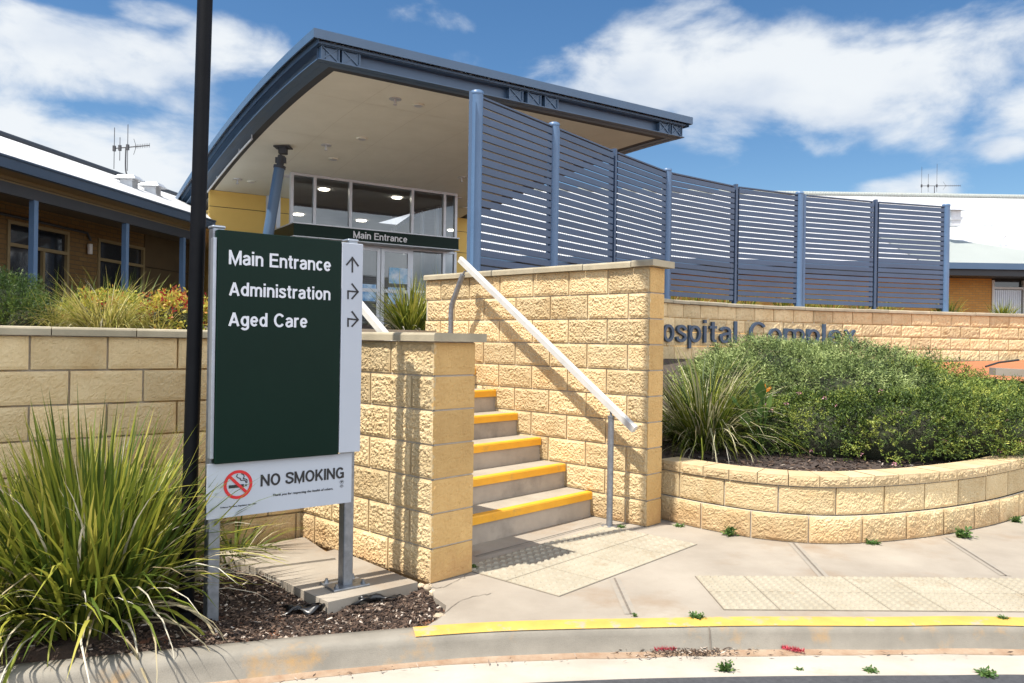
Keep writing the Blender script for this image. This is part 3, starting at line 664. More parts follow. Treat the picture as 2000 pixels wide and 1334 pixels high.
# ---------------------------------------------------------------- handrails
def handrail(label, O, z0, slope, sa, sb, s_post, s_up, zup0, zup1, base_low, base_up):
    def q(s, z, e=0): p = O + D * s + E * e; return Vector((float(p[0]), float(p[1]), z))
    root = thing('handrail', label, 'handrail', q(s_post, base_low), 'handrails of the stairs')
    zr = lambda s: z0 + slope * s
    b = MB(); a, c = q(sa, zr(sa)), q(sb, zr(sb)); d = (c - a).normalized(); u = Vector((E[0], E[1], 0)); n = d.cross(u); n = n if n.z > 0 else -n
    W, H = .042, .056
    pr = [(-1, -1), (1, -1), (1, .6), (.6, 1), (-.6, 1), (-1, .6)]
    V = [a + u * x * W / 2 + n * y * H / 2 for x, y in pr] + [c + u * x * W / 2 + n * y * H / 2 for x, y in pr]
    b.add(V, [(5, 4, 3, 2, 1, 0), tuple(range(6, 12))] + [(i, (i + 1) % 6, (i + 1) % 6 + 6, i + 6) for i in range(6)], 0); b.build('rail', 'white_paint', root)
    p = MB(); zt = zr(s_post) - .085; p.tube([q(s_post, base_low), q(s_post, zt)], .024, 16); lp = p.build('post', 'galv_dull', root)
    p = MB(); p.tube([q(s_post, zt - .0), q(s_post, zt + .012)], .027, 16); p.tube([q(s_post, zt), q(s_post + .005, zr(s_post) - .03)], .009, 8); p.build('bracket', 'galv_dull', lp)
    p = MB(); p.tube([q(s_post, base_low), q(s_post, base_low + .008)], .062, 20); p.build('base_plate', 'galv_dull', lp)
    p = MB(); dz = zup1 - zup0
    pts = [q(s_up, base_up), q(s_up, zup0 - .06), q(s_up - .012, zup0 - .01), q(s_up - .04, zup0 + .05), q(s_up - .15, zup1 - .02)]
    sm = catmull([tuple(x) for x in pts[1:]], 5); p.tube([pts[0]] + [Vector(x) for x in sm], .024, 14); up = p.build('post', 'galv_dull', root)
    p = MB(); e0 = Vector(sm[-1]); p.tube([e0, e0 + Vector((0, 0, .03)) + Vector(v3(-D * .03))], .009, 8); p.build('bracket', 'galv_dull', up)
handrail('white handrail on grey posts beside the sunlit right stair wall', R1 - .19 * E, .772, .717, -.01, 1.925, .21, 2.04, 1.75, 2.03, 0, 1.155)
handrail('white handrail rising behind the low left wing wall and sign', P2 + .12 * E, .70, .717, .52, 1.9, .62, 2.04, 1.72, 1.98, .2, 1.155)

# ---------------------------------------------------------------- direction sign
Q0 = np.array([-1.466, 3.9]); S = np.array([.788, .616]); NB = np.array([-S[1], S[0]])       # NB points away from the viewer
root = thing('direction_sign', 'dark green direction sign with white arrow strip above no smoking panel', 'sign', v3(Q0 + .4 * S))
def sb(m, s0, s1, z0, z1, d0, d1, mi=0): p = Q0 + S * s0 + NB * d0; m.obox(v3(p, z0), v3(S * (s1 - s0)), v3(NB * (d1 - d0)), (0, 0, z1 - z0), mi)
def bevel(o, w=.004, seg=2):
    b = o.modifiers.new('bevel', 'BEVEL'); b.width = w; b.segments = seg; b.limit_method = 'ANGLE'; return o
mb = MB(); sb(mb, .006, .668, .775, 1.94, 0, .05); pan = bevel(mb.build('sign_panel', 'sign_green', root), .003)
mb = MB(); sb(mb, .6705, .797, .782, 1.935, -.004, .05); strip_o = bevel(mb.build('arrow_panel', 'sign_white', root), .003)
mb = MB(); sb(mb, -.014, .004, .80, 1.90, .012, .056); bevel(mb.build('edge_strip', 'alum', root), .003)
mb = MB(); sb(mb, -.022, .764, .498, .774, .030, .036); nsp = mb.build('no_smoking_panel', 'sign_white', root)
for s0, base, tp, nm in ((-.004, -.06, 1.955, 0), (.735, .02, 1.955, 1)):
    mb = MB(); sb(mb, s0, s0 + .06, base, tp, .0385 + (.0145 if nm == 0 else .0145), .125); po = bevel(mb.build('post', 'galv', root), .008, 3)
    mb = MB(); sb(mb, s0 - .004, s0 + .064, tp - .004, tp + .012, .05, .13); cp_ = bevel(mb.build('post_cap', 'alum', po), .008, 3)
    if nm:
        mb = MB(); sb(mb, s0 - .08, s0 + .14, .021, .033, -.0, .19); pl = bevel(mb.build('base_plate', 'galv', po), .003)
        for ds in (-.05, .11):
            for dd in (.03, .16):
                mb = MB(); c = Q0 + S * (s0 + ds) + NB * dd; mb.tube([v3(c, .03), v3(c, .055)], .008, 8); mb.tube([v3(c, .03), v3(c, .043)], .015, 6); mb.build('bolt', 'galv', pl)
def sign_text(body, s0, s1, zbase, cap, parent, m, d=-.0025, th=.003, spacing=1.0, offset=.0, shear=0, name='lettering', bold=None):
    if bold: V, Fc = stroke_text(body, bold); ch_ = 1.0
    else: V, Fc = text_geo(body, .01, offset, spacing, shear); V[:, 2] = (V[:, 2] > .005); ch_ = .729
    w = V[:, 0].max(); out = []
    for vx, vy, vz in V:
        p = Q0 + S * (s0 + vx / w * (s1 - s0)) + NB * (d + th * (1 - vz)); out.append(v3(p, zbase + vy / ch_ * cap))
    k = MB(); k.add(out, Fc, 0); return k.build(name, m, parent)
for body, xa, xb, ya, yc in (('Main Entrance', 447, 646, 516, 488), ('Administration', 447, 645, 577, 550), ('Aged Care', 446, 600, 636.5, 609)):
    sa, za = HIT(xa, ya, Q0, S); s2, _ = HIT(xb, ya, Q0, S); _, zc = HIT(xa, yc, Q0, S)
    sign_text(body, sa, s2, za, zc - za, pan, 'letter_white', bold=.155)
def seg_strip(m, pts, w, d, th, closed=False):
    pts = [np.array(p) for p in pts]
    for a, b in zip(pts[:-1], pts[1:]):
        t = (b - a) / np.linalg.norm(b - a); q = np.array([-t[1], t[0]]) * w / 2; e = t * w * .45
        cs = [a - e - q, b + e - q, b + e + q, a - e + q]
        V = [v3(Q0 + S * c[0] + NB * d, c[1]) for c in cs] + [v3(Q0 + S * c[0] + NB * (d + th), c[1]) for c in cs]
        m.add(V, [(0, 1, 2, 3), (0, 4, 5, 1), (1, 5, 6, 2), (2, 6, 7, 3), (3, 7, 4, 0)], 0)
def hs(px, py): return HIT(px, py, Q0, S)
for i, seg in enumerate(([[(687.5, 531), (687.5, 503)], [(676.5, 517), (687.5, 503.5), (698.5, 519)]], [[(679, 583), (679, 568.5), (697, 570)], [(687, 555), (698.5, 570), (687, 583)]], [[(679, 637), (679, 622.5), (697, 624.5)], [(687, 609), (698.5, 624.5), (687, 637)]])):
    m = MB()
    for k, pl in enumerate(seg): seg_strip(m, [hs(*p) for p in pl], .0085, -.0068 - .0004 * k, .003 + .0004 * k)
    m.build('arrow', 'ink', strip_o)
# no smoking panel: writing and pictogram
dN = .0275
def nst(body, xa, ya, xb, yb, capx, **k):
    sa, za = hs(xa, ya); s2, _ = hs(xb, yb); return sign_text(body, sa, s2, za, capx, nsp, 'ink', d=dN, th=.0028, **k)
_, zt_ = hs(513, 928); _, zb_ = hs(513, 952)
nst('NO SMOKING', 513, 952, 676, 931, (zt_ - zb_) * .97, bold=.165)
nst('Thank you for respecting the health of others.', 537, 971, 655, 953.5, .0122, shear=.2, offset=.004)
nst('Tobacco Products Regulation Act 1997', 434, 995, 505, 984, .0068, shear=.2, offset=.004)
cs_, cz_ = hs(469, 948); rad = .073
m = MB(); N_ = 40
ring_ = []
for q in range(N_ + 1):
    a = 2 * math.pi * q / N_; ring_.append([v3(Q0 + S * (cs_ + r * math.cos(a)) + NB * (dN + dd), cz_ + r * math.sin(a)) for r, dd in ((rad, .0028), (rad, 0), (rad * .80, 0), (rad * .80, .0028))])
m.grid(ring_, 0, .5, False)
seg_strip(m, [(cs_ - rad * .6, cz_ + rad * .6), (cs_ + rad * .6, cz_ - rad * .6)], rad * .2, dN - .0008, .003)
m.build('prohibition_ring', 'red_ink', nsp)
m = MB(); cy = cz_ - .008
seg_strip(m, [(cs_ - .040, cy), (cs_ + .022, cy)], .0155, dN + .0004, .0018)
for o in (.0365, .0435): seg_strip(m, [(cs_ + o, cy - .0035), (cs_ + o, cy + .0035)], .0042, dN + .0004, .0018)
def curl(pts): seg_strip(m, [tuple(p) for p in catmull([(cs_ + a, cz_ + b) for a, b in pts], 5)], .0038, dN + .0004, .0018)
curl([(.040, .006), (.036, .016), (.026, .020), (.014, .020), (.010, .030), (.0, .034), (-.008, .042), (-.004, .052)])
curl([(.045, .006), (.044, .020), (.034, .026), (.026, .028), (.030, .038), (.026, .048), (.016, .053)])
m.build('cigarette_pictogram', 'ink', nsp)
m = MB(); es, ez = hs(672, 943)
N_ = 24; rr_ = []
for q in range(N_ + 1):
    a = 2 * math.pi * q / N_; rr_.append([v3(Q0 + S * (es + r * math.cos(a)) + NB * dN, ez + r * math.sin(a)) for r in (.0118, .0104)])
m.grid(rr_, 0, .5, False)
for pl in ([(-.006, .004), (0, -.004), (.006, .004)], [(0, -.005), (0, .003)], [(-.003, .006), (0, .001), (.003, .006)]): seg_strip(m, [(es + a, ez + b) for a, b in pl], .0018, dN, .001)
for k, (w, dz) in enumerate(((.013, .0165), (.02, .0205), (.022, .0245), (.009, .0295))): seg_strip(m, [(es - w / 2, ez - dz), (es + w / 2, ez - dz)], .0011, dN, .001)
m.build('emblem', 'ink', nsp)

# ---------------------------------------------------------------- lamp post
LPY = 4.025
b0_ = AT(374, 860, LPY); t0_ = AT(400.5, 0, LPY)
root = thing('lamp_post', 'tall slim black lamp post in front of the garden wall', 'lamp post', (b0_[0] - .003, LPY, 0))
mb = MB(); k = (t0_[0] - b0_[0]) / (t0_[2] - b0_[2]); pz = lambda z: (b0_[0] + k * (z - b0_[2]), LPY, z)
mb.tube([pz(-.1), pz(3.4), pz(8.2)], [.0375, .0375, .0365], 20); mb.build('pole', 'black_pole', root)
mb = MB(); mb.tube([pz(8.2), pz(8.26), pz(8.3), pz(8.36)], [.06, .16, .16, .05], 20); mb.build('lamp_head', 'black_pole', root)
mb = MB(); mb.tube([pz(-.08), pz(.02)], .075, 20); mb.build('base_plate', 'black_pole', root)

# ---------------------------------------------------------------- terraces behind the walls
mb = MB()
tp = [tuple(FL + LW * 30 + nL * .05), tuple(FL + nL * .05), tuple(CI + nL * .05), tuple(P2 + 3.3 * D), tuple(R1 + 2.45 * D), tuple(RE), tuple(R1 + .18 * E + 2.62 * D)]
tp += [WL.pt(s, -.1)[:2] for s in np.linspace(0, WL.len, 30)] + [(60, 20), (60, 90), (-60, 90)]
mb.add([(x, y, 1.40) for x, y in tp], [tuple(range(len(tp)))], 0)
tag(mb.build('terrace_ground', 'soil'), kind='structure')
mb = MB(); mb.grid([[WL.pt(s, -.18, 1.93), WL.pt(s, -1.2, 1.95), WL.pt(s, -3.0, 1.9), WL.pt(s, -3.4, 1.38)] for s in np.linspace(.6, WL.len, 60)], 0)
tag(mb.build('fence_bed_ground', 'soil'), kind='structure')
mb = MB(); mb.prism([SP(-.2, 2.45, 0)[:2], SP(wst, 2.45, 0)[:2], (0.2, 12), (-1, 20), (-7, 19), (-5, 14)], 1.45, 1.5)
tag(mb.build('path', 'pavement'), kind='structure')
# soil inside the planter, rising to the back wall
mb = MB(); n = 44; rows = []
for i in range(n):
    f = i / (n - 1); a = np.array(PLW.pt(f * PLW.len * .86, -.2)[:2]); b = np.array(WL.pt(1.0 + f * (WL.len - 6.5), -.0)[:2]); row = []
    for j in range(26):
        g = j / 25; p = a + (b - a) * g; zz = .40 + (1.2 - .40) * (g ** 1.3) + .03 * float(fbm(np.array([[p[0] * 3, p[1] * 3, 2.]]), 3)[0] - .5)
        row.append((p[0], p[1], zz))
    rows.append(row)
mb.grid(rows, 0)
q0 = [R1 + .19 * E + .12 * D, R1 + .19 * E + 1.2 * D, R1 + .19 * E + 2.62 * D]
q1 = [np.array(rows[0][k][:2]) for k in (0, 12, 25)]
mb.grid([[v3(a_, z) for a_, z in zip(q0, (.40, .68, 1.05))], [(r[0], r[1], r[2] - .004) for r in (rows[0][0], rows[0][12], rows[0][25])], [(r[0], r[1], r[2] - .006) for r in (rows[2][0], rows[2][12], rows[2][25])]], 0)
tag(mb.build('planter_ground', 'mulch_dark'), kind='structure')
pts = []
for k in range(5000):
    i, j = random.uniform(0, n - 1.01), random.random() ** 1.9 * 9; r_ = rows[int(i)][int(j)]; r2 = rows[int(i) + 1][int(j) + 1]; fx, fy = random.random(), random.random()
    pts.append((r_[0] + (r2[0] - r_[0]) * fx, r_[1] + (r2[1] - r_[1]) * fy, max(r_[2], r2[2]) - .004))
chips('mulch', 'brown bark mulch inside the curved planter', pts, .035)
mb = MB(); q = [AT(1790, 708, 11.4), AT(2080, 720, 10.2), AT(2200, 690, 12.8), AT(1900, 694, 13.2)]
mb.add([(x, y, z) for x, y, z in (AT(1560, 718, 12.3), AT(1800, 730, 10.8), AT(2050, 748, 9.6), AT(2300, 755, 9.4), AT(2300, 694, 13.9), AT(2000, 703, 13.6), AT(1700, 711, 12.8))], [(0, 1, 2, 3, 4, 5, 6)], 0)
tag(mb.build('bare_soil_ground', 'red_soil'), kind='structure')
mb = MB(); a, b = np.array(AT(1945, 733, 9.6)), np.array(AT(2120, 743, 9.2)); 
mb.obox(a, b - a, (.05, .22, .0), (0, 0, .09)); mb.build('slab', 'pavement', thing('concrete_edging', 'pale concrete edging strip beside the red soil', 'edging', tuple(a)))
mb = MB(); mb.tube([AT(1925, 716, 11), AT(1950, 708, 11.05), AT(1990, 703, 11.1)], .014, 8)
tag(mb.build('drain_pipe', 'rubber', None, AT(1950, 708, 11.05)), 'short black plastic pipe lying on the red soil', 'pipe')

# ---------------------------------------------------------------- louvre fence
root = thing('louvre_fence', 'tall curved blue metal louvre fence standing on the block wall', 'fence', (*FP[3], 1.95))
ZB, ZT = 2.10, 3.86
for i in range(7):
    a, b = np.array(FP[i]), np.array(FP[i + 1]); d = b - a; L = np.linalg.norm(d); d /= L; nr = np.array([d[1], -d[0]])
    nr = nr if np.dot(nr, -a) > 0 else -nr
    a2, L2 = a + d * .055, L - .11
    m = MB(); ns = 21; pitch = (ZT - ZB) / ns; rr = random.Random(i)
    for k in range(ns):
        z = ZB + k * pitch
        m.obox(v3(a2, z), v3(d * L2), v3(nr * .024), (0, 0, pitch * .785), 0, rr.random())
    for s_ in (0, L2 - .025): m.obox(v3(a2 + d * s_ - nr * .032, ZB - .02), v3(d * .025), v3(nr * .03), (0, 0, ZT - ZB + .02), 0, .4)
    m.obox(v3(a2 - nr * .03, ZT), v3(d * L2), v3(nr * .055), (0, 0, .018), 0, .1)
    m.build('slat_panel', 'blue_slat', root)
for i, (x, y) in enumerate(FP):
    m = MB()
    if i in (0, 1, 3, 5, 7):
        r_ = .062; m.tube([(x, y, 1.93), (x, y, 3.90)], r_, 20); m.tube([(x, y, 3.885), (x, y, 3.912), (x, y, 3.922)], [.066, .066, .05], 20)
        d = np.array(FP[min(i + 1, 7)]) - np.array(FP[max(i - 1, 0)]); d /= np.linalg.norm(d); sg = -1 if i == 0 else 1
        if i < 7: m.obox(v3(np.array([x, y]) + d * sg * .07 - np.array([0, .04]), 2.0), v3(d * sg * .05), (0, .01, 0), (0, 0, 1.88))
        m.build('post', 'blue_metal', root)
    else:
        d = np.array(FP[i + 1]) - np.array(FP[i - 1]); d /= np.linalg.norm(d); nr = np.array([d[1], -d[0]])
        m.obox(v3(np.array([x, y]) - d * .022 - nr * .03, 2.04), v3(d * .044), v3(nr * .06), (0, 0, 1.87)); m.build('mullion', 'blue_slat', root)

# ---------------------------------------------------------------- entrance building with curved canopy
K = np.array([-3.0, 12.0]); A = np.array([.837, .547]); N = np.array([-.547, .837]); LEN = 7.7
def CP(a, t, z=0): p = K + a * A + t * N; return (float(p[0]), float(p[1]), z)
def ztop(t): return 6.046 + .028 * t - .0145 * t * t + .000315 * t ** 3
TG, TW = 6.65, 8.6
def a_of(px, t, py=500):
    x, _ = ray(px, py); p = K + t * N; return (x * p[1] - p[0]) / (A[0] - x * A[1])
root = thing('entrance_building', 'entrance hall with blue-edged curved canopy and Main Entrance sign', 'building', CP(4, 8, 1.5))
TS = np.linspace(-.12, 11.6, 40)
m = MB()
for o in (0, -.03):
    m.grid([[CP(a, t, ztop(t) + o) for t in np.linspace(-.12, 6.9, 30)] for a in (-.12, LEN + .12)], 0)
    for x0, x1 in ((-.12, 1.55), (6.4, LEN + .12)): m.grid([[CP(a, t, ztop(t) + o) for t in np.linspace(6.9, 11.6, 12)] for a in (x0, x1)], 0)
m.build('roof', 'roof_white', root)
# capping round the edge
m = MB()
m.obox(CP(-.14, -.14, ztop(0) - .125), v3(A * (LEN + .28)), v3(N * .02), (0, 0, .14))
m.obox(CP(-.06, -.06, ztop(0) - .165), v3(A * (LEN + .12)), v3(N * .02), (0, 0, .04), 0)
for a0_, a1_ in ((-.14, -.12), (LEN + .12, LEN + .14)):
    m.grid([[CP(a, t, ztop(t) + o) for a, o in ((a0_, .015), (a0_, -.125), (a1_, -.125), (a1_, .015), (a0_, .015))] for t in TS], 0, .5, False)
for a0_ in (-.055, LEN + .055): m.grid([[CP(a0_, t, ztop(t) - .19), CP(a0_, t, ztop(t) - .03)] for t in TS], 0, .5, False)
m.build('capping', 'fascia_blue', root)
# I-beams: web and flanges
def beam_front(m, t0):
    m.obox(CP(.0, t0 + .10, ztop(0) - .40), v3(A * LEN), v3(N * .015), (0, 0, .24))
    m.obox(CP(-.02, t0 - .03, ztop(0) - .175), v3(A * (LEN + .04)), v3(N * .2), (0, 0, .012))
    m.obox(CP(-.02, t0 - .03, ztop(0) - .395), v3(A * (LEN + .04)), v3(N * .26), (0, 0, .014))
m = MB(); beam_front(m, 0); m.build('front_beam', 'fascia_blue', root)
for nm, aw, f0, f1 in (('side_beam', .10, -.03, .24), ('side_beam', LEN - .10, LEN - .24, LEN + .03)):
    m = MB(); T2 = np.linspace(.0, 11.5, 40)
    m.grid([[CP(aw, t, ztop(t) - .40), CP(aw, t, ztop(t) - .16)] for t in T2], 0, .5, False)
    for z0, z1 in ((-.175, -.163), (-.395, -.381)):
        m.grid([[CP(a, t, ztop(t) + z) for a, z in ((f0, z0), (f1, z0), (f1, z1), (f0, z1), (f0, z0))] for t in T2], 0, .5, False)
    m.build(nm, 'fascia_blue', root)
def xplate(px):
    a = px; m = MB(); w = .30; h0, h1 = ztop(0) - .38, ztop(0) - .18
    m.obox(CP(a, .015, h0), v3(A * w), v3(N * .08), (0, 0, h1 - h0))
    for q in (0, w - .02): m.obox(CP(a + q, -.01, h0), v3(A * .02), v3(N * .025), (0, 0, h1 - h0))
    for (z0, z1) in ((h0, h1), (h1, h0)):
        p0, p1 = np.array(CP(a + .02, .0, z0)), np.array(CP(a + w - .02, .0, z1)); dd = p1 - p0
        m.obox(p0 - np.array(v3(N * .004)) * (z0 > z1), dd, v3(N * .02), (0, 0, .022))
    m.build('stiffener_plate', 'fascia_blue', root)
for a in (.02, .36, a_of(994, 0, 180), a_of(1030, 0, 190), a_of(1064, 0, 195), LEN - .66, LEN - .32): xplate(a)
# underside strip and soffit
m = MB(); T3 = np.linspace(.2, 11.5, 40)
m.grid([[CP(a, t, ztop(t) - .385) for a in (.16, .40)] for t in T3], 0)
m.grid([[CP(a, t, ztop(t) - .385) for a in (LEN - .40, LEN - .16)] for t in T3], 0)
m.grid([[CP(a, t, ztop(t) - .3855) for a in (.2, LEN - .2)] for t in (.15, .42)], 0)
m.build('soffit_border', 'fascia_under', root)
m = MB(); T4 = np.linspace(.40, 11.5, 50); SO = .39
aL, aR = a_of(570, TG, 340), a_of(890, TG, 372)
m.grid([[CP(a, t, ztop(t) - SO) for a in np.linspace(.38, LEN - .38, 3)] for t in np.linspace(.4, TG + .15, 36)], 0)
for x0, x1 in ((.38, aL), (aR, LEN - .38)): m.grid([[CP(x0, t, ztop(t) - SO), CP(x1, t, ztop(t) - SO)] for t in np.linspace(TG + .15, 11.5, 14)], 0)
m.build('soffit', 'soffit', root)
m = MB()
for a in (1.4, 2.6, 3.8, 5.0, 6.2): m.grid([[CP(a - .006, t, ztop(t) - SO - .003), CP(a + .006, t, ztop(t) - SO - .003)] for t in np.linspace(.42, TG - .05, 30)], 0)
for t in (1.7, 4.1): m.grid([[CP(a, t - .006, ztop(t) - SO - .003), CP(a, t + .006, ztop(t) - SO - .003)] for a in (.4, LEN - .4)], 0)
m.build('soffit_joints', 'soffit_joint', root)
def soffit_hit(px, py):
    x, zz = ray(px, py)
    for Yq in np.arange(11, 24, .02):
        p = np.array([x * Yq, Yq]) - K; t = float(p @ N); z = HE + zz * Yq
        if 0 < t < 11.5 and z >= ztop(t) - SO: return (x * Yq, Yq, ztop(t) - SO)
    return None
for px, py in ((817, 204), (707, 270), (651, 310), (491, 354), (905, 405)):
    h = soffit_hit(px, py)
    if h:
        m = MB(); h = Vector(h); m.tube([h + Vector((0, 0, .01)), h - Vector((0, 0, .025))], .11, 20, 0); m.tube([h - Vector((0, 0, .02)), h - Vector((0, 0, .03))], .075, 16, 1); m.build('downlight', ['soffit', 'frame_grey'], root)
for px, py in ((772, 193), (637, 283), (464, 350), (902, 347)):
    h = soffit_hit(px, py)
    if h:
        m = MB(); h = Vector(h); m.tube([h + Vector((0, 0, .01)), h - Vector((0, 0, .012))], .11, 20); m.tube([h, h - Vector((0, 0, .11))], .018, 8); m.tube([h - Vector((0, 0, .09)), h - Vector((0, 0, .11))], .035, 10); m.build('sprinkler', ['frame_grey'], root)
# pipe under the soffit at the left
m = MB(); h0, h1 = Vector(soffit_hit(405, 368) or (0, 0, 0)), Vector(soffit_hit(492, 262) or (0, 0, 0)); pp = [h0.lerp(h1, f) for f in (0, .25, .5, .75, 1)]
pq = []
for p in pp:
    t = float((np.array([p.x, p.y]) - K) @ N); pq.append((p.x, p.y, ztop(t) - SO - .09))
m.tube(pq, .022, 10)
for q in (pq[1], pq[3], pq[4]): m.tube([q, (q[0], q[1], q[2] + .1)], .012, 8)
m.build('service_pipe', 'frame_grey', root)
# walls
aL, aR = a_of(570, TG, 340), a_of(890, TG, 372)
def wall_part(a0_, a1_, t, name='wall'):
    m = MB()
    zt = ztop(t) - SO
    zz = [1.4, 2.25, 3.15, 4.0, 4.62, zt]
    for z0, z1 in zip(zz[:-1], zz[1:]):
        if z1 > z0 + .02: m.obox(CP(a0_, t, z0 + .008), v3(A * (a1_ - a0_)), v3(N * .12), (0, 0, z1 - z0 - .016), 0)
    m.obox(CP(a0_ + .01, t + .02, 1.4), v3(A * (a1_ - a0_ - .02)), v3(N * .15), (0, 0, zt - 1.41), 1)
    m.build(name, ['yellow_wall', 'dark_frame'], root)
aW0 = a_of(409, TW, 400)
wall_part(aW0, aL + .0, TW); wall_part(aR + .05, LEN + .1, TW)
m = MB(); m.obox(CP(aW0, TW + .125, 1.4), v3(A * .1), v3(N * 2.6), (0, 0, ztop(11.5) - SO - 1.4)); m.build('wall', 'yellow_wall', root)
m = MB(); m.obox(CP(LEN, TW + .125, 1.4), v3(A * .1), v3(N * 2.6), (0, 0, ztop(11.5) - SO - 1.4)); m.build('wall', 'yellow_wall', root)
# glazed lobby
def bar(m, a, z0, z1, w=.07, t=TG, dpt=.1): m.obox(CP(a - w / 2, t - dpt / 2, z0), v3(A * w), v3(N * dpt), (0, 0, z1 - z0))
def hbar(m, a0_, a1_, z, h=.07, t=TG, dpt=.09): m.obox(CP(a0_, t - dpt / 2, z), v3(A * (a1_ - a0_)), v3(N * dpt), (0, 0, h))
ZS0, ZS1 = 3.75, 4.03; ZG = ztop(TG) - SO
m = MB(); ups = [aL, a_of(612, TG), a_of(682, TG), a_of(803, TG), a_of(866, TG), aR]
for a in ups: bar(m, a, ZS1 - .01, ZG, .07)
hbar(m, aL, aR, ZG - .06, .06); hbar(m, aL, aR, ZS1, .05)
for a in (aL, aR):
    for t in (TG + 1.05, TW): m.obox(CP(a - .045, t - .05, 1.5), v3(A * .09), v3(N * .08), (0, 0, ztop(t) - SO - 1.5))
    m.obox(CP(a - .045, TG, ZS1), v3(A * .09), v3(N * (TW - TG)), (0, 0, .06))
lows = [aL, a_of(612, TG), a_of(682, TG), a_of(803, TG), a_of(866, TG), aR]
for a in lows: bar(m, a, 1.5, ZS0, .07)
hbar(m, aL, aR, ZS0 - .06, .05); hbar(m, aL, lows[2], 1.5, .1); hbar(m, lows[3], aR, 1.5, .1)
for a0_, a1_ in ((aL, lows[2]), (lows[3], aR)): hbar(m, a0_, a1_, 2.62, .06)
m.build('glazing_frame', 'frame_grey', root)
def pane(a0_, a1_, z0, z1, nm='glass_pane', parent=None, t=TG):
    m = MB(); m.add([CP(a0_, t, z0), CP(a1_, t, z0), CP(a1_, t, z1), CP(a0_, t, z1)], [(0, 1, 2, 3)]); return m.build(nm, 'glass', parent or root)
for a0_, a1_ in zip(ups[:-1], ups[1:]): pane(a0_ + .03, a1_ - .03, ZS1 + .04, ZG - .05)
for k in (0, 1, 3, 4): pane(lows[k] + .03, lows[k + 1] - .03, 1.58, ZS0 - .05)
for a in (aL, aR):
    m = MB(); m.add([CP(a, TG + .06, 1.5), CP(a, TW, 1.5), CP(a, TW, ztop(TW) - SO), CP(a, TG + .06, ZG)], [(0, 1, 2, 3)]); m.build('glass_pane', 'glass', root)
mid = a_of(741, TG, 530)
for a0_, a1_ in ((lows[2] + .04, mid - .01), (mid + .01, lows[3] - .04)):
    m = MB()
    for a in (a0_ + .045, a1_ - .045): bar(m, a, 1.52, ZS0 - .07, .09, TG - .06, .05)
    for z in (1.52, 2.58, ZS0 - .15): hbar(m, a0_ + .09, a1_ - .09, z, .085, TG - .06, .045)
    dr = m.build('door', 'frame_grey', root); pane(a0_ + .09, a1_ - .09, 1.6, ZS0 - .15, 'glass_pane', dr, TG - .06)
    m = MB(); mm = (a0_ + a1_) / 2; m.obox(CP(a0_ + .2, TG - .075, 2.35 if a0_ < mid - .3 else 2.3), v3(A * .45), v3(N * .008), (0, 0, .42)); 
    m.build('poster', 'blue_ink', dr)
    if a0_ > mid - .3:
        m = MB(); m.obox(CP(a0_ + .22, TG - .075, 2.82), v3(A * .62), v3(N * .008), (0, 0, .40)); m.build('poster', 'poster_white', dr)
# fascia sign
fa, fb = a_of(574, TG - .55, 440), a_of(896, TG - .55, 470)
m = MB(); m.obox(CP(fa, TG - .55, ZS0), v3(A * (fb - fa)), v3(N * .5), (0, 0, ZS1 - ZS0)); m.obox(CP(fa, TG - .05, ZS0), v3(A * .2), v3(N * 2.3), (0, 0, ZS1 - ZS0))
fs = m.build('fascia_sign', 'sign_green', root)
m = MB(); m.obox(CP(fa - .02, TG - .57, ZS1), v3(A * (fb - fa + .04)), v3(N * .54), (0, 0, .025)); m.build('trim', 'frame_grey', fs)
m = MB(); m.obox(CP(fa - .02, TG - .57, ZS0 - .02), v3(A * (fb - fa + .04)), v3(N * .54), (0, 0, .018)); m.build('trim', 'frame_grey', fs)
V, Fc = stroke_text('Main Entrance', .15); tA, tB = a_of(690, TG - .55, 462), a_of(795, TG - .55, 468); w = V[:, 0].max()
m = MB(); m.add([CP(tA + x / w * (tB - tA), TG - .552 - .006 * z, ZS0 + .06 + y * .165) for x, y, z in V], Fc); m.build('lettering', 'letter_white', fs)
# lobby inside
m = MB(); LZ = 5.12
m.add([CP(aL - .9, 11.7, LZ), CP(aR + .9, 11.7, LZ), CP(aR + .9, 16.5, LZ), CP(aL - .9, 16.5, LZ)], [(0, 1, 2, 3)]); m.add([CP(aL, TG + .2, LZ), CP(aR, TG + .2, LZ), CP(aR, 11.7, LZ), CP(aL, 11.7, LZ)], [(0, 1, 2, 3)]); m.build('lobby_ceiling', 'lobby', root)
m = MB(); m.add([CP(aL - 1, TG, 1.505), CP(aR + 1, TG, 1.505), CP(aR + 1, 16.5, 1.505), CP(aL - 1, 16.5, 1.505)], [(0, 1, 2, 3)]); m.build('lobby_floor', 'lobby_floor', root)
m = MB(); m.obox(CP(aL - 1, 16.5, 1.5), v3(A * (aR - aL + 2)), v3(N * .2), (0, 0, 4)); 
for a in (aL - 1.0, aR + .9): m.obox(CP(a, TW + .2, 1.5), v3(A * .1), v3(N * 6.7), (0, 0, 4))
m.obox(CP(aL - .3, TG + .2, 5.24), v3(A * (aR - aL + .6)), v3(N * 9.8), (0, 0, .06))
m.build('lobby_wall', 'lobby', root)
m = MB(); m.obox(CP(aL + .8, 12.5, 1.5), v3(A * 2.4), v3(N * .7), (0, 0, 1.1)); m.build('reception_desk', 'frame_grey', root)
for px, py in ((633, 369), (775, 385), (583, 418), (706, 430), (854, 447)):
    x, zz = ray(px, py); Yq = (LZ - HE) / zz
    m = MB(); m.tube([(x * Yq, Yq, LZ - .005), (x * Yq, Yq, LZ - .03)], .12 if py < 400 else .15, 20, 0); m.build('lit_downlight', 'lamp_glow', root)
